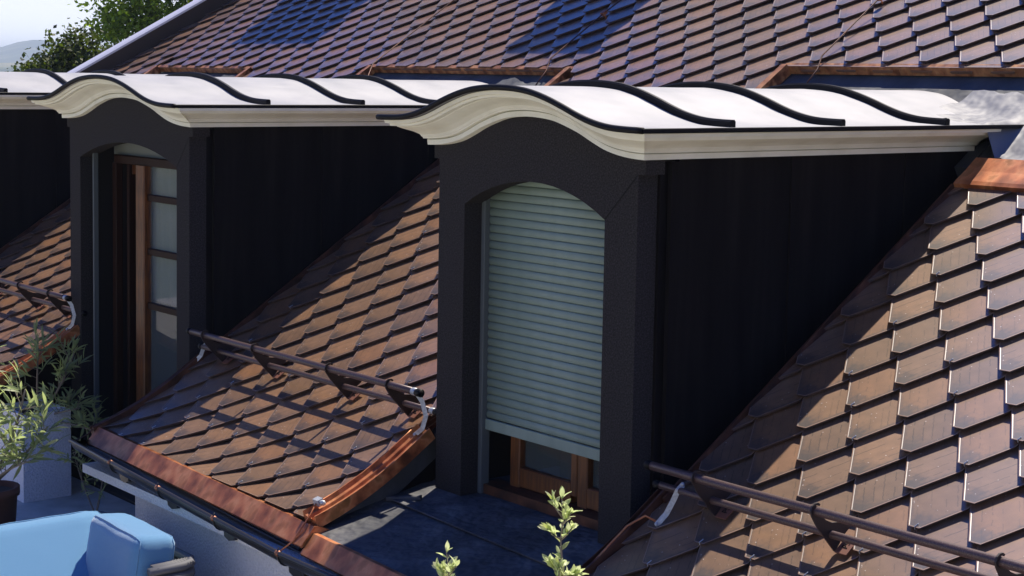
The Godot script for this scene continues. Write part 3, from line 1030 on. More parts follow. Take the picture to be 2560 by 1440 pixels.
func build_roof() -> void:
	var root := thing("tiled_roof", "brown diamond tiled house roof with copper edges and dark membrane", "roof", Vector3(-2, 0, 0))
	# boarding under the tiles: strips between the dormers, and the slope above
	var cols := [[-14.0, -9.75, -0.8], [-8.05, -5.43, -0.9], [-3.52, -0.90, -0.9], [0.90, 6.0, -0.9]]
	var st := mb()
	for c in cols:
		var rings := []
		for s in [-0.915, -0.75, -0.6, -0.45, -0.3, -0.15, 0.0, 1.2, 2.7, 3.4]:
			if c[0] < -12.0: c[0] = -14.0
			var xl: float = c[0] if c[0] > -13.0 else -11.05 + 0.33 * (s - 3.585) - 0.02
			rings.append([roof(xl, s, -0.20), roof(c[1], s, -0.20), roof(c[1], s, -0.085), roof(xl, s, -0.085)])
		loft(st, rings, true, true)
	var hipx := func(q: float) -> float: return -11.05 + 0.33 * (q - 3.585) - 0.02
	loft(st, [3.4, 6.0, 10.5].map(func(q): return [roof(hipx.call(q), q, -0.20), roof(6.0, q, -0.20), roof(6.0, q, -0.085), roof(hipx.call(q), q, -0.085)]))
	# over the dormers' backs
	for c in [[-9.75, -8.05], [-5.43, -3.52], [-0.90, 0.90]]:
		loft(st, [[roof(c[0], 2.9, -0.20), roof(c[1], 2.9, -0.20), roof(c[1], 2.9, -0.075), roof(c[0], 2.9, -0.075)], [roof(c[0], 3.4, -0.20), roof(c[1], 3.4, -0.20), roof(c[1], 3.4, -0.075), roof(c[0], 3.4, -0.075)]])
	obj("membrane", st, M.membrane, root)
	# tile fields
	var none := func(p, _x, _s): return p
	var aprons := [[-10.05, -8.02, 3.74], [-6.02, -3.26, 3.80], [-1.14, 1.75, 3.87]]
	var eave := func(p, x, s):
		# the eave runs a little askew
		return cut(p, Vector2(-0.0146, -1.0), s + 0.0146 * x + 0.875 + 0.0146 * 3.5)
	field(1.518, 0.436, 0.405, 0.99, 3.6, -0.93, 2.655, eave, func(_q): return true)
	field(-2.883, 0.29, 0.38, -3.47, -0.93, -0.96, 2.66, eave, func(q): return q.x < 1100)
	field(-2.883 - 4.5, 0.29, 0.38, -7.97, -5.42, -0.96, 2.66, eave, func(q): return q.x < 178)
	var upper := func(p: PackedVector2Array, x: float, s: float) -> PackedVector2Array:
		for a in aprons:
			if x > a[0] - 0.16 and x < a[1] + 0.16 and s < a[2]:
				if x > a[0] and x < a[1]: p = cut(p, Vector2(0, -1), s - a[2])
				elif x <= a[0]: p = cut(p, Vector2(1, 0), a[0] - x)
				else: p = cut(p, Vector2(-1, 0), x - a[1])
		# hip: x >= hx + k (s - hs)
		var k := 0.33
		return cut(p, Vector2(-1, k), x - k * s - (-11.05 - k * 3.585))
	field(-2.853, 4.467, 0.378, -11.4, 3.0, 2.66, 7.2, upper, func(q): return q.y < 222)
	lay_tiles(root)
	# copper upstands round the openings behind the dormers
	for i in 3:
		var a: Array = aprons[i]
		st = mb()
		var top: float = a[2]
		var nseg := 3
		for k in nseg:
			var xa: float = lerpf(a[0], a[1], k / float(nseg)) + (0.002 if k else 0.0)
			var xb: float = lerpf(a[0], a[1], (k + 1) / float(nseg))
			loft(st, [[roof(xa, top - 0.012, -0.075), roof(xa, top + 0.004, -0.075), roof(xa, top + 0.03, -0.012), roof(xa, top - 0.012, -0.014)].duplicate(), [roof(xb, top - 0.012, -0.075), roof(xb, top + 0.004, -0.075), roof(xb, top + 0.03, -0.012), roof(xb, top - 0.012, -0.014)]])
		obj("copper_upstand", st, M.copper_old, root)
		for sg in [0, 1]:
			st = mb()
			var x: float = a[sg] + (0.02 if sg == 0 else -0.02)
			loft(st, [[roof(x - 0.025, 2.66, -0.075), roof(x + 0.025, 2.66, -0.075), roof(x + 0.025, 2.66, 0.008), roof(x - 0.025, 2.66, 0.008)], [roof(x - 0.025, top - 0.015, -0.075), roof(x + 0.025, top - 0.015, -0.075), roof(x + 0.025, top - 0.015, 0.008), roof(x - 0.025, top - 0.015, 0.008)]])
			obj("side_flashing", st, M.copper_old, root)
	# copper sheet at the foot of the openings
	for x in [[1.0, 1.78], [-3.50, -3.20], [-1.2, -0.92], [-8.0, -7.8], [-6.1, -5.4]]:
		st = mb()
		var rings := []
		for q in [[2.63, 0.012], [2.66, 0.016], [2.76, 0.012], [2.88, 0.016]]:
			rings.append([roof(x[0], q[0], q[1] - 0.03), roof(x[1], q[0], q[1] - 0.03), roof(x[1], q[0], q[1]), roof(x[0], q[0], q[1])])
		loft(st, rings)
		obj("copper_apron", st, M.copper, root)
	# wrinkled sheet where each vault runs into the slope
	for i in 3:
		var cx: float = -DORMER_GAP * i
		var wn := noise(70 + i, 1.6, 4)
		st = mb(false)
		var rings := []
		for j in 19:
			var f := j / 18.0
			var ring := []
			for k in 31:
				var g := k / 30.0
				var x: float = lerpf(0.50, 1.60, g)
				var zz: float = lerpf(-2.50, -3.10, f) + 0.05 * wn.get_noise_2d(g * 3.0 + 7.0, f)
				var slope_y := roof(0, s_of(zz), -0.07).y
				var vault := top_y(minf(x / 1.03, 1.0)) + 0.018
				if x > 1.0: vault -= 0.30 * smoothstep(1.0, 1.05, x)
				var y := maxf(slope_y, vault)
				# soft saddle where the two meet, with creases
				var dd := absf(slope_y - vault)
				y += 0.028 * exp(-dd * 14.0) + 0.018 * exp(-dd * 6.0) * wn.get_noise_2d(x * 2.6, zz * 2.6)
				if y < slope_y + 0.004: y = slope_y - 0.006
				elif x < 1.0 and y < vault + 0.004: y = vault - 0.010
				ring.append(Vector3(cx + x, y, zz))
			rings.append(ring)
		loft(st, rings, false)
		obj("membrane_fold", st, M.fold if i == 0 else M.membrane, root)
	# hip with its grey capping, upper left
	st = mb()
	var a := Vector3(-11.62, 1.30, -1.70); var b := Vector3(-9.75, 4.45, -6.50)
	a = roof(-11.05 - 0.33 * 1.6, 1.985, 0.0); b = roof(-11.05 + 0.33 * 6.0, 9.585, 0.0)
	var f := (b - a).normalized()
	var n := roof_basis(2.0).y
	var w := f.cross(n).normalized()
	loft(st, [[a - w * 0.03 - n * 0.08, a + w * 0.0 - n * 0.08, a + w * 0.0 + n * 0.145, a - w * 0.03 + n * 0.145].map(func(v): return v), [b - w * 0.03 - n * 0.08, b - n * 0.08, b + n * 0.145, b - w * 0.03 + n * 0.145]])
	obj("hip_board", st, M.bracket, root)
	st = mb()
	var cp := [[0.012, 0.147], [0.012, 0.170], [-0.03, 0.182], [-0.14, 0.182], [-0.20, 0.16], [-0.20, 0.14]]
	var ra := []; var rb := []
	for q in cp:
		ra.append(a + w * q[0] + n * q[1]); rb.append(b + w * q[0] + n * q[1])
	loft(st, [ra, rb])
	obj("hip_capping", st, M.verge, root)
	# roof side beyond the hip
	st = mb()
	quad(st, a - w * 0.05 + n * 0.1, b - w * 0.05 + n * 0.1, b + Vector3(-3, -7.0, 0), a + Vector3(-3, -7.0, 0))
	obj("hip_slope", st, M.tile_edge, root)
	# standing seams beside the cheeks
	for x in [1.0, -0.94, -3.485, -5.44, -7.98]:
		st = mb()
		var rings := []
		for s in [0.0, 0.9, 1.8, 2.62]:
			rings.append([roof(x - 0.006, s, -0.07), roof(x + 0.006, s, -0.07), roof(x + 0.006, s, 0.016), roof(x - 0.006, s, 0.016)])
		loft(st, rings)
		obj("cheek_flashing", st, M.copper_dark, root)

func build_dormers() -> void:
	var near := dormer("dormer", "near dark dormer with its grey roller shutter nearly closed", 0.0, 0.775, 0.822, 1.03, 0.5505, 1.49, 1.6427, -0.11, 1.724, [-0.41, -1.24, -2.14], 0.812)
	shutter_window(near, 0.0, -0.11)
	var mid := dormer("dormer", "dark dormer in the middle of the row with open wooden terrace door", -DORMER_GAP - 0.02, 0.9365, 0.984, 1.16, 0.758, 1.51, 1.6492, -1.0, 1.73, [-0.51, -1.30, -2.02], 0.955)
	door_window(mid, -DORMER_GAP - 0.02, -1.0)
	var far := mid.duplicate()
	far.name = numbered("dormer"); add_child(far)
	far.position = mid.position + Vector3(-DORMER_GAP, 0, 0)
	tag(far, "farthest dark dormer, cut off by the picture's edge beside the hill", "dormer", "dormers along the roof")

func build_edges() -> void:
	# copper eave strips, rake trims, gutter, small flat roof before the near dormer
	var strip := func(label: String, x0: float, x1: float, f: Callable) -> void:
		var st := mb()
		var rings := []
		var n := 5
		for i in n + 1:
			var x := lerpf(x0, x1, i / float(n))
			var t: Vector3 = f.call(x)
			var wv := 0.0012 * sin(x * 5.0)
			rings.append([t + Vector3(0, -0.012, -0.10), t + Vector3(0, -0.078, 0.080 + wv), t + Vector3(0, -0.066, 0.087 + wv), t + Vector3(0, 0.026, 0.004), t + Vector3(0, 0.024, -0.02), t + Vector3(0, -0.01, -0.10)])
		loft(st, rings)
		var o := obj("eave_flashing", st, M.copper)
		tag(o, label, "flashing", "copper eave flashings")
	var mid_eave := func(x: float) -> Vector3:
		var f := (x + 3.5) / 2.65
		return Vector3(x, lerpf(-0.180, -0.232, f), lerpf(0.728, 0.776, f))
	strip.call("broad mottled copper eave strip below the middle tile field", -3.44, -0.80, mid_eave)
	strip.call("copper eave strip below the left tile field, behind the shrub", -7.95, -5.30, func(x): return mid_eave.call(x + DORMER_GAP))
	strip.call("copper edge strip along the dark flat roof before the near dormer", -0.795, 0.98, func(x): return Vector3(x, -0.268 - 0.012 * (x + 0.8), 0.785 + 0.045 * (x + 0.8)))
	strip.call("copper eave strip below the right tile field, at the bottom edge", 0.985, 5.0, func(x): return Vector3(x, -0.235, 0.79))
	# rakes of the tile fields
	var prof := [[0.0, -0.05], [0.0, 0.030], [0.012, 0.036], [0.020, 0.012], [0.048, 0.004], [0.052, 0.018], [0.060, 0.020], [0.066, 0.004], [0.105, -0.004], [0.112, 0.026], [0.120, 0.026], [0.122, -0.045], [0.114, -0.050], [0.108, -0.03]]
	var rake := func(x0: float, sg: float, s1: float, m: Material, label: String) -> void:
		var st := mb()
		var rings := []
		for i in 17:
			var s := lerpf(-0.905, s1, i / 16.0)
			var ring := []
			for p in prof: ring.append(roof(x0 + sg * p[0], s, p[1]))
			if sg < 0: ring.reverse()
			rings.append(ring)
		loft(st, rings)
		var o := obj("rake_flashing", st, m)
		tag(o, label, "flashing", "copper flashings on the sloping edges")
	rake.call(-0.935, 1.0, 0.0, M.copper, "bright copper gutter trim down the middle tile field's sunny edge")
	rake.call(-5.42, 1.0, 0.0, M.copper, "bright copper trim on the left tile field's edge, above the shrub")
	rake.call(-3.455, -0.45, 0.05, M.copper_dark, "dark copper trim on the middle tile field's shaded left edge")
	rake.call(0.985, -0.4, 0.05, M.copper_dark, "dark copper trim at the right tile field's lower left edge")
	# boards closing the fields' open sides
	for x in [-0.93, -3.49, -5.43, 0.955]:
		var st := mb()
		var rings := []
		for i in 9:
			var s := lerpf(-0.90, 0.05, i / 8.0)
			rings.append([roof(x, s, -0.30), roof(x + 0.025, s, -0.30), roof(x + 0.025, s, -0.05), roof(x, s, -0.05)])
		loft(st, rings)
		var o := obj("side_board", st, M.cladding)
		var lab := {-0.93: "dark board under the middle field's sunny copper trim", -3.49: "dark board under the middle field's shaded left trim", -5.43: "dark board under the left field's copper trim", 0.955: "dark board at the right field's left edge beside the flat roof"}
		tag(o, lab[x], "board")
	# flat roof before the near dormer
	var fr := thing("flat_roof", "small dark flat roof in shade before the shuttered dormer", "flat roof", Vector3(0, -0.11, 0))
	var st := mb(false)
	var rings := []
	var wn := noise(95, 1.2, 3)
	for j in 13:
		var z := lerpf(-0.16, 0.80, j / 12.0)
		var ring := []
		for i in 25:
			var x := lerpf(-0.92, 0.97, i / 24.0)
			ring.append(Vector3(x, -0.112 - 0.19 * maxf(z, 0.0) + 0.006 * wn.get_noise_2d(x * 2.0, z * 2.0), z))
		rings.append(ring)
	loft(st, rings, false)
	obj("sheet", st, M.deck, fr)
	st = mb()
	loft(st, [[Vector3(-0.92, -0.5, -0.16), Vector3(0.97, -0.5, -0.16), Vector3(0.97, -0.125, -0.16), Vector3(-0.92, -0.125, -0.16)].map(func(v): return v), [Vector3(-0.92, -0.5, 0.0), Vector3(0.97, -0.5, 0.0), Vector3(0.97, -0.125, 0.0), Vector3(-0.92, -0.125, 0.0)], [Vector3(-0.92, -0.5, 0.80), Vector3(0.97, -0.5, 0.80), Vector3(0.97, -0.278, 0.80), Vector3(-0.92, -0.278, 0.80)]].map(func(r): return [r[0], r[1], r[2], r[3]]))
	obj("base", st, M.cladding, fr)
	st = mb()
	cbar(st, Vector3(-0.80, -0.145, 0.225), Vector3(0.97, -0.168, 0.30), Vector3.UP, 0.004, 0.05, 0.002)
	obj("lap_joint", st, M.deck, fr)
	st = mb()
	cbar(st, Vector3(-0.86, -0.148, 0.27), Vector3(-0.70, -0.128, 0.155), Vector3.UP, 0.012, 0.02, 0.004)
	obj("raised_lap", st, M.deck, fr)
	# gutter
	var g := thing("gutter", "black half-round eave gutter above the white wall", "gutter", Vector3(-2.2, -0.3, 0.86))
	var gy := func(x: float) -> float: return lerpf(-0.222, -0.355, (x + 3.42) / 2.5) if x < -0.92 else -0.355
	st = mb(false)
	rings = []
	for x in [-3.44, -2.6, -1.8, -0.92, 0.4, 4.0]:
		var ring := []
		for k in 13:
			var a := PI + PI * k / 12.0
			ring.append(Vector3(x, gy.call(x) - 0.006 + 0.066 * sin(a), 0.862 + 0.066 * -cos(a) * -1.0))
		for k in 13:
			var a := TAU - PI * k / 12.0
			ring.append(Vector3(x, gy.call(x) - 0.006 + 0.061 * sin(a), 0.862 + 0.061 * cos(a)))
		rings.append(ring)
	loft(st, rings)
	obj("trough", st, M.gutter, g)
	st = mb(false)
	tube(st, [-3.45, -2.6, -1.8, -0.92, 0.4, 4.0].map(func(x): return Vector3(x, gy.call(x), 0.928)), 0.014, 10)
	obj("rolled_lip", st, M.gutter, g)
	for x in [-2.88, -2.26, -1.60, -0.92, -0.25]:
		st = mb(false)
		var pts := []
		for k in 13:
			var a := lerpf(PI * 0.9, TAU + 0.5, k / 12.0)
			pts.append(Vector3(x, gy.call(x) - 0.004 + 0.072 * sin(a), 0.862 + 0.072 * cos(a)))
		tube(st, pts, 0.005, 6)
		obj("hanger_strap", st, M.gutter, g)
		st = mb(false)
		tube(st, [Vector3(x - 0.014, gy.call(x), 0.928), Vector3(x + 0.014, gy.call(x), 0.928)], 0.0165, 10)
		obj("hanger", st, M.gutter_band, g)
		st = mb()
		prism(st, ccw(PackedVector2Array([Vector2(-0.03, -0.062), Vector2(0.03, -0.064), Vector2(0.10, -0.066), Vector2(0.085, -0.10), Vector2(0.03, -0.115), Vector2(-0.02, -0.10)])), func(p, s): return Vector3(x + p.x + 0.06, gy.call(x) + p.y, 0.872 + (0.012 if s else -0.012)))
		obj("hanger_hook", st, M.gutter, g)

func build_guards() -> void:
	snow_guard("brown two-pipe snow guard on the middle tile field between the dormers", -3.416, -0.835, -3.44, -0.80, [-3.21, -2.572, -1.72, -1.105],
		[[[-3.40, 0.05, 0.100], [-3.41, 0.02, 0.085], [-3.44, -0.02, 0.035], [-3.47, -0.075, 0.012], [-3.475, -0.10, 0.010]],
		[[-0.865, 0.0, 0.222], [-0.845, -0.005, 0.17], [-0.83, -0.035, 0.095], [-0.845, -0.085, 0.04], [-0.885, -0.125, 0.018]]], 0.0)
	snow_guard("brown two-pipe snow guard on the far left tile field", -3.416 - DORMER_GAP, -0.835 - DORMER_GAP, -3.44 - DORMER_GAP, -0.78 - DORMER_GAP, [-3.21 - DORMER_GAP, -2.572 - DORMER_GAP, -1.72 - DORMER_GAP, -1.15 - DORMER_GAP],
		[[[-0.865 - DORMER_GAP, 0.0, 0.222], [-0.845 - DORMER_GAP, -0.005, 0.17], [-0.83 - DORMER_GAP, -0.035, 0.095], [-0.845 - DORMER_GAP, -0.085, 0.04], [-0.885 - DORMER_GAP, -0.125, 0.018]]], 0.3)
	snow_guard("brown two-pipe snow guard on the right tile field, lower right corner", 1.03, 3.4, 0.99, 3.4, [1.33, 2.015, 2.90],
		[[[1.135, 0.045, 0.100], [1.13, 0.01, 0.095], [1.115, -0.03, 0.06], [1.10, -0.085, 0.025], [1.085, -0.15, 0.010]]], 1.0)

func build_wires() -> void:
	var wire := func(label: String, pts: Array, r: float, m: Material, clamps: Array) -> void:
		var root := thing("lightning_wire", label, "wire", pts[0])
		var st := mb(false)
		tube(st, pts, r, 6)
		obj("wire", st, m, root)
		for c in clamps:
			st = mb()
			box(st, c, Vector3(0.035, 0.03, 0.05), roof_basis(1.0))
			tube(st, [c - roof_basis(1.0).y * 0.05, c], 0.006, 5)
			obj("clamp", st, M.copper, root)
	wire.call("thin lightning wire on the upper roof above the middle dormer's left end", [roof(-5.96, s_of(-4.55), 0.03), roof(-5.95, s_of(-4.1), 0.035), roof(-5.92, s_of(-3.17), 0.03), Vector3(-5.80, 2.16, -3.02), Vector3(-5.72, 2.06, -2.86)], 0.006, M.copper_dark, [])
	wire.call("thin lightning wire crossing the upper roof's shaded band", [roof(-3.545, s_of(-4.5), 0.03), roof(-3.555, s_of(-3.83), 0.045), roof(-3.565, s_of(-3.25), 0.03), Vector3(-3.52, 2.23, -3.16), Vector3(-3.40, 2.06, -2.9)], 0.006, M.copper_dark, [roof(-3.555, s_of(-3.83), 0.045)])
	wire.call("thin lightning wire on the upper roof above the near dormer", [roof(-0.846, s_of(-4.45), 0.03), roof(-0.842, s_of(-3.9), 0.045), roof(-0.832, s_of(-3.30), 0.03), Vector3(-0.80, 2.26, -3.20), Vector3(-0.74, 2.10, -2.95)], 0.006, M.copper_dark, [roof(-0.842, s_of(-3.93), 0.045)])
	# copper wire down the sunny rake to the gutter
	var line := []
	for s in [-0.06, -0.12, -0.25, -0.45, -0.65, -0.82]: line.append(roof(-0.905, s, 0.045))
	line.append(roof(-0.86, -0.90, 0.03)); line.append(Vector3(-0.88, -0.29, 0.86)); line.append(Vector3(-0.915, -0.345, 0.925))
	wire.call("copper lightning wire down the middle field's sunny edge to the gutter", line, 0.005, M.copper, [])
	var c := thing("wire_clamp", "small bright zinc clamp at the copper trim's lower end", "clamp", roof(-0.905, -0.80, 0.03))
	var st := mb()
	box(st, roof(-0.905, -0.80, 0.05), Vector3(0.05, 0.035, 0.035), roof_basis(-0.8))
	obj("body", st, M.zinc, c)
	st = mb(false)
	tube(st, [roof(-0.885, -0.80, 0.05), roof(-0.85, -0.80, 0.052)], 0.014, 6)
	obj("bolt", st, M.zinc, c)
	line = []
	for s in [-0.10, -0.16, -0.3, -0.5, -0.7, -0.86]: line.append(roof(-3.475 + 0.01 * sin(s * 20.0), s, 0.03))
	line.append(Vector3(-3.47, -0.20, 0.80)); line.append(Vector3(-3.44, -0.23, 0.925))
	wire.call("dark lightning wire along the middle field's shaded left edge", line, 0.005, M.copper_dark, [])
	wire.call("copper lightning wire bending down from the right snow guard's strap", [roof(1.085, s_of(0.115), 0.012), roof(1.03, s_of(0.125), 0.05), roof(0.985, s_of(0.20), 0.05), roof(0.975, s_of(0.45), 0.02), roof(0.97, s_of(0.70), 0.02)], 0.0055, M.copper, [])

func build_terrace() -> void:
	# white planter with an olive, clay pot with a second one
	var p := thing("planter_box", "white square planter box behind the olive leaves", "planter", Vector3(-5.15, -1.0, 0.43))
	var st := mb()
	var x0 := -5.42; var x1 := -4.92; var z0 := 0.25; var z1 := 0.62
	for b in [[x0, x1, z0, z0 + 0.03], [x0, x1, z1 - 0.03, z1], [x0, x0 + 0.03, z0 + 0.03, z1 - 0.03], [x1 - 0.03, x1, z0 + 0.03, z1 - 0.03]]:
		span(st, b[0], b[1], -1.0, -0.35, b[2], b[3])
	obj("body", st, M.wall, p)
	st = mb()
	span(st, x0 + 0.031, x1 - 0.031, -0.95, -0.41, z0 + 0.031, z1 - 0.031)
	obj("soil", st, M.soil, p)
	var pot := thing("clay_pot", "brown clay pot at the olive's foot, left edge", "pot", Vector3(-3.40, -1.0, 1.48))
	st = mb(false)
	var rings := []
	for q in [[0.12, 0.0], [0.15, 0.36], [0.160, 0.52], [0.175, 0.52], [0.175, 0.57], [0.15, 0.57], [0.14, 0.52], [0.0, 0.52]]:
		var ring := []
		for k in 20:
			ring.append(pot.position + Vector3(sin(TAU * k / 20) * q[0], q[1], cos(TAU * k / 20) * q[0]))
		rings.append(ring)
	loft(st, rings, true, true)
	obj("body", st, M.clay, pot)
	st = mb(false)
	rings = []
	for q in [[0.140, 0.540], [0.001, 0.547]]:
		var ring := []
		for k in 20:
			ring.append(pot.position + Vector3(sin(TAU * k / 20) * q[0], q[1], cos(TAU * k / 20) * q[0]))
		rings.append(ring)
	loft(st, rings, true, false)
	obj("soil", st, M.soil, pot)
	olive("olive_shrub", "olive shrub with narrow grey-green leaves in the clay pot", Vector3(-3.405, -0.430, 1.480),
		[[Vector3(-3.262, 0.192, 1.308), 0.015], [Vector3(-3.376, 0.402, 1.575), 0.018], [Vector3(-2.994, 0.000, 1.288), 0.011], [Vector3(-3.070, -0.114, 1.594), 0.011], [Vector3(-3.501, 0.239, 1.652), 0.013], [Vector3(-2.975, -0.191, 1.403), 0.010], [Vector3(-3.147, 0.096, 1.671), 0.011]], Vector2(0.125, 0.021), 520, 11, 290, M.leaf)
	olive("olive_shrub", "darker olive shrub rising out of the white planter box", Vector3(-5.1, -0.42, 0.42),
		[[Vector3(-4.75, 0.10, 0.30), 0.012], [Vector3(-4.62, -0.28, 0.32), 0.010], [Vector3(-4.80, 0.16, 0.55), 0.010], [Vector3(-4.42, -0.45, 0.22), 0.010]], Vector2(0.11, 0.019), 380, 12, 260, [M.leaf[0], M.leaf[1]])
	# low plants behind the sofa
	olive("low_shrub", "low green plant on the shaded floor beside the sofa's back", Vector3(-4.3, -1.0, 0.35),
		[[Vector3(-4.15, -0.50, 0.30), 0.007], [Vector3(-4.45, -0.55, 0.45), 0.007], [Vector3(-4.05, -0.62, 0.42), 0.006]], Vector2(0.07, 0.016), 210, 13, 140, [M.leaf[1]])
	# sofa
	var sofa := thing("wicker_sofa", "grey wicker corner sofa under the blue cushions", "sofa", Vector3(-2.3, -1.0, 1.5))
	st = mb(false)
	for k in 9:
		var y := -0.97 + 0.053 * k
		var pts := []
		for q in [[-1.575, 1.34], [-1.575, 1.13], [-1.60, 1.07], [-1.66, 1.04], [-2.78, 1.03], [-2.84, 1.08], [-2.84, 2.9]]:
			pts.append(Vector3(q[0], y, q[1]))
		tube(st, pts, 0.026, 7)
	obj("woven_band", st, M.wicker, sofa)
	st = mb(false)
	for k in 26:
		var x := -1.655 + 0.0062 * (k % 13)
		if k < 13: tube(st, [Vector3(x, -0.534, 1.06), Vector3(x + 0.02, -0.530, 1.3)], 0.004, 5)
		else: tube(st, [Vector3(-1.66, -0.532, 1.06 + 0.019 * (k - 13)), Vector3(-1.56, -0.532, 1.07 + 0.019 * (k - 13))], 0.004, 5)
	obj("woven_top", st, M.wicker, sofa)
	st = mb()
	span(st, -2.82, -1.61, -0.97, -0.60, 1.07, 1.11)
	span(st, -2.82, -1.61, -0.88, -0.78, 1.11, 2.6)
	span(st, -2.82, -2.78, -0.97, -0.60, 1.112, 2.9)
	span(st, -1.63, -1.60, -0.97, -0.60, 1.11, 1.33)
	obj("frame", st, M.wicker, sofa)
	cushion("sofa_cushion", "upright blue cushion with sunlit top at the sofa's corner", Transform3D(Basis(Vector3.UP, -0.04) * Basis(Vector3.RIGHT, -0.14), Vector3(-1.99, -0.66, 1.26)), Vector3(0.66, 0.54, 0.26), 0.06, 21)
	cushion("sofa_cushion", "long pale blue back cushion leaning along the sofa's left arm", Transform3D(Basis(Vector3(0, 0, 1), 0.80), Vector3(-2.39, -0.70, 1.86)), Vector3(0.24, 0.62, 1.40), 0.08, 22)
	# shoots in front of the flat roof
	var a := Vector3(1.645, 0.035, 1.225)
	sprig("young_shrub", "tall young shoot with pale leaves before the shuttered window", a + Vector3(0, -1.0, 0), [a + Vector3(0, -1.0, 0), a + Vector3(0.0, 0.0, 0), a + Vector3(0.0, 0.15, 0.0), a + Vector3(0.0, 0.27, 0), a + Vector3(-0.004, 0.34, 0), a + Vector3(0.004, 0.42, 0.0), a + Vector3(-0.004, 0.50, 0)],
		[[a + Vector3(0, 0.34, 0), a + Vector3(-0.055, 0.375, 0.03), 5], [a + Vector3(0, 0.34, 0), a + Vector3(0.05, 0.40, -0.01), 4], [a + Vector3(0, 0.40, 0), a + Vector3(0.055, 0.46, 0.0), 5], [a + Vector3(0, 0.43, 0), a + Vector3(-0.05, 0.50, 0.02), 6], [a + Vector3(0, 0.2, 0), a + Vector3(0.09, 0.215, 0.0), 9], [a + Vector3(0, 0.19, 0), a + Vector3(-0.045, 0.24, 0.02), 9], [a + Vector3(0.05, 0.12, 0), a + Vector3(0.12, 0.19, 0.0), 8], [a + Vector3(-0.01, 0.12, 0), a + Vector3(0.01, 0.235, 0.02), 9]], 31)
	a = Vector3(1.13, 0.03, 1.38)
	sprig("young_shrub", "short shoot with cream leaves at the bottom edge before the flat roof", a + Vector3(0, -1.0, 0), [a + Vector3(0.0, -1.0, 0), a + Vector3(0.02, 0.0, 0), a + Vector3(0.01, 0.06, 0.0), a + Vector3(-0.005, 0.13, 0), a + Vector3(-0.02, 0.19, 0)],
		[[a + Vector3(0, 0.09, 0), a + Vector3(-0.05, 0.125, 0.02), 6], [a + Vector3(0, 0.10, 0), a + Vector3(0.045, 0.15, 0), 6], [a + Vector3(0, 0.04, 0), a + Vector3(-0.05, 0.09, 0), 6], [a + Vector3(0, 0.02, 0), a + Vector3(0.05, 0.07, 0.0), 6]], 32)

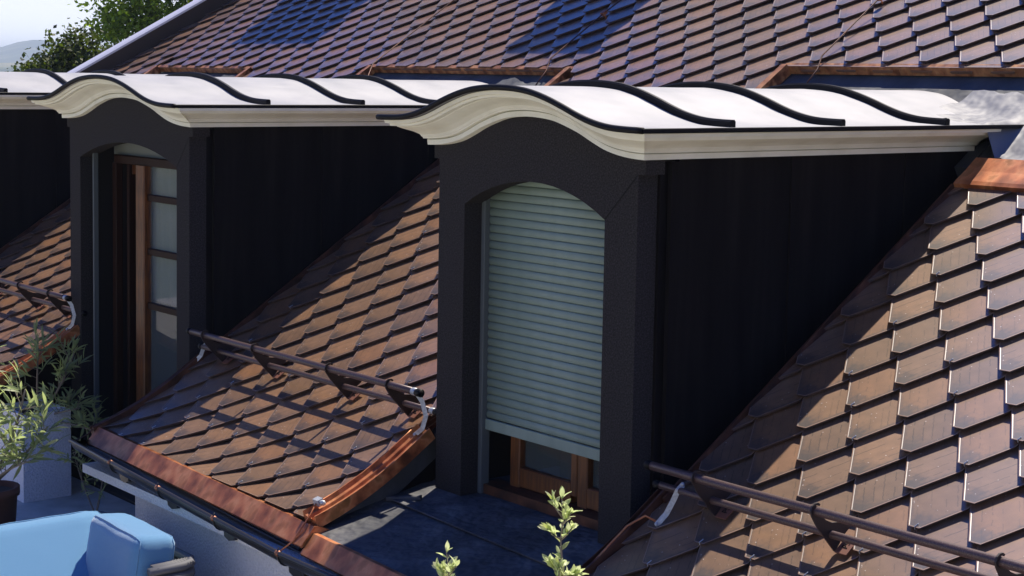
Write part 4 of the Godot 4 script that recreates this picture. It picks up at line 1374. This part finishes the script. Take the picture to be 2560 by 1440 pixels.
func build_background() -> void:
	# chimneys higher up the slope, outside the picture; they throw the two bands of shade
	for c in [[-8.95, 5.35, 1.5, "left"], [-4.42, 5.2, 1.0, "right"]]:
		var ch := thing("chimney", "broad rendered chimney on the upper roof, %s one of two" % c[3], "chimney", roof(c[0], c[1] / cos(TH)))
		var q := roof(c[0], c[1] / cos(TH))
		var st := mb()
		span(st, q.x - c[2] / 2, q.x + c[2] / 2, q.y - 1.0, q.y + 1.75, q.z - 0.5, q.z + 0.1)
		obj("shaft", st, M.wall, ch)
		st = mb()
		span(st, q.x - c[2] / 2 - 0.06, q.x + c[2] / 2 + 0.06, q.y + 1.752, q.y + 1.86, q.z - 0.56, q.z + 0.16)
		obj("cap", st, M.copper_dark, ch)
	tree("leafy_tree", "tall bright green tree rising behind the hip of the roof", Vector3(-30.0, -9, -14.5),
		[[Vector3(-29.6, 4.0, -13.2), Vector3(1.5, 1.5, 1.5)], [Vector3(-29.0, 5.0, -14.4), Vector3(1.5, 1.3, 1.5)], [Vector3(-28.8, 2.9, -14.2), Vector3(1.6, 1.1, 1.5)], [Vector3(-29.3, 4.6, -12.6), Vector3(0.8, 0.7, 0.8)], [Vector3(-29.4, 3.2, -12.35), Vector3(0.8, 0.55, 0.7)], [Vector3(-27.9, 4.3, -15.6), Vector3(1.6, 1.4, 1.4)], [Vector3(-29.6, 2.2, -12.9), Vector3(0.9, 0.6, 0.8)], [Vector3(-27.5, 5.8, -16.5), Vector3(1.5, 1.2, 1.4)], [Vector3(-29.9, 0.6, -13.6), Vector3(1.4, 1.2, 1.3)]],
		27000, 0.140, M.crown_light, [Color(0.06, 0.10, 0.012), Color(0.46, 0.56, 0.05)], 51)
	tree("leafy_tree", "darker smaller tree left of the bright one, before the hazy hill", Vector3(-26.6, -9, -9.7),
		[[Vector3(-26.6, 1.72, -9.75), Vector3(0.85, 0.95, 0.8)], [Vector3(-26.55, 2.52, -9.85), Vector3(0.5, 0.45, 0.5)], [Vector3(-26.7, 1.75, -9.25), Vector3(0.62, 0.5, 0.55)], [Vector3(-26.4, 1.95, -10.4), Vector3(0.7, 0.6, 0.6)], [Vector3(-26.6, 0.2, -9.6), Vector3(1.2, 1.0, 1.1)]],
		19000, 0.115, M.crown_dark, [Color(0.008, 0.016, 0.004), Color(0.14, 0.17, 0.022)], 52)
	# hills
	var nz := noise(61, 0.012, 5)
	for h in [["hill", 3600.0, [[-110.0, 30.0], [-80.0, 34.0], [-70.0, 36.0], [-67.6, 43.0], [-66.9, 55.0], [-66.3, 63.0], [-65.8, 60.0], [-65.2, 52.0], [-64.0, 46.0], [-60.0, 60.0], [-45.0, 50.0], [-20.0, 40.0]]], ["near_hill", 1900.0, [[-110.0, -2.0], [-75.0, 1.0], [-69.0, 4.0], [-67.0, 7.0], [-66.0, 9.5], [-65.0, 7.0], [-60.0, 4.0], [-20.0, 0.0]]]]:
		var st := mb(false)
		var rings := []
		for layer in 5:
			var ring := []
			for i in 181:
				var a := lerpf(-110.0, -20.0, i / 180.0)
				var y := 0.0
				for k in h[2].size() - 1:
					if a >= h[2][k][0] and a <= h[2][k + 1][0]:
						y = lerpf(h[2][k][1], h[2][k + 1][1], smoothstep(0.0, 1.0, (a - h[2][k][0]) / (h[2][k + 1][0] - h[2][k][0])))
				y += nz.get_noise_2d(a * 14.0, layer * 9.0) * 4.0 * h[1] / 3600.0
				var f := layer / 4.0
				var d: float = h[1] * (0.80 + 0.20 * f)
				var yy := lerpf(-9.5, y, pow(f, 0.8))
				ring.append(Vector3(6.27 + sin(deg_to_rad(a)) * d, yy, 5.38 - cos(deg_to_rad(a)) * d))
			rings.append(ring)
		rings.append(rings[-1].map(func(v): return Vector3(v.x * 1.1, -9.5, v.z * 1.1)))
		rings.reverse()
		loft(st, rings, false)
		struct(h[0], st, M.hill)
	# a far tree on the plain
	var d := Vector3(sin(deg_to_rad(-66.75)), 0, -cos(deg_to_rad(-66.75)))
	var c := Vector3(6.27, -9, 5.38) + d * 420.0
	tree("distant_tree", "tiny hazy tree on the plain below the hill", c, [[c + Vector3(0, 9.2, 0), Vector3(2.2, 2.6, 2.2)], [c + Vector3(1.5, 7.5, 0), Vector3(2.6, 2.0, 2.2)]], 900, 0.8, M.crown_dark, [Color(0.02, 0.035, 0.01), Color(0.06, 0.09, 0.02)], 53)
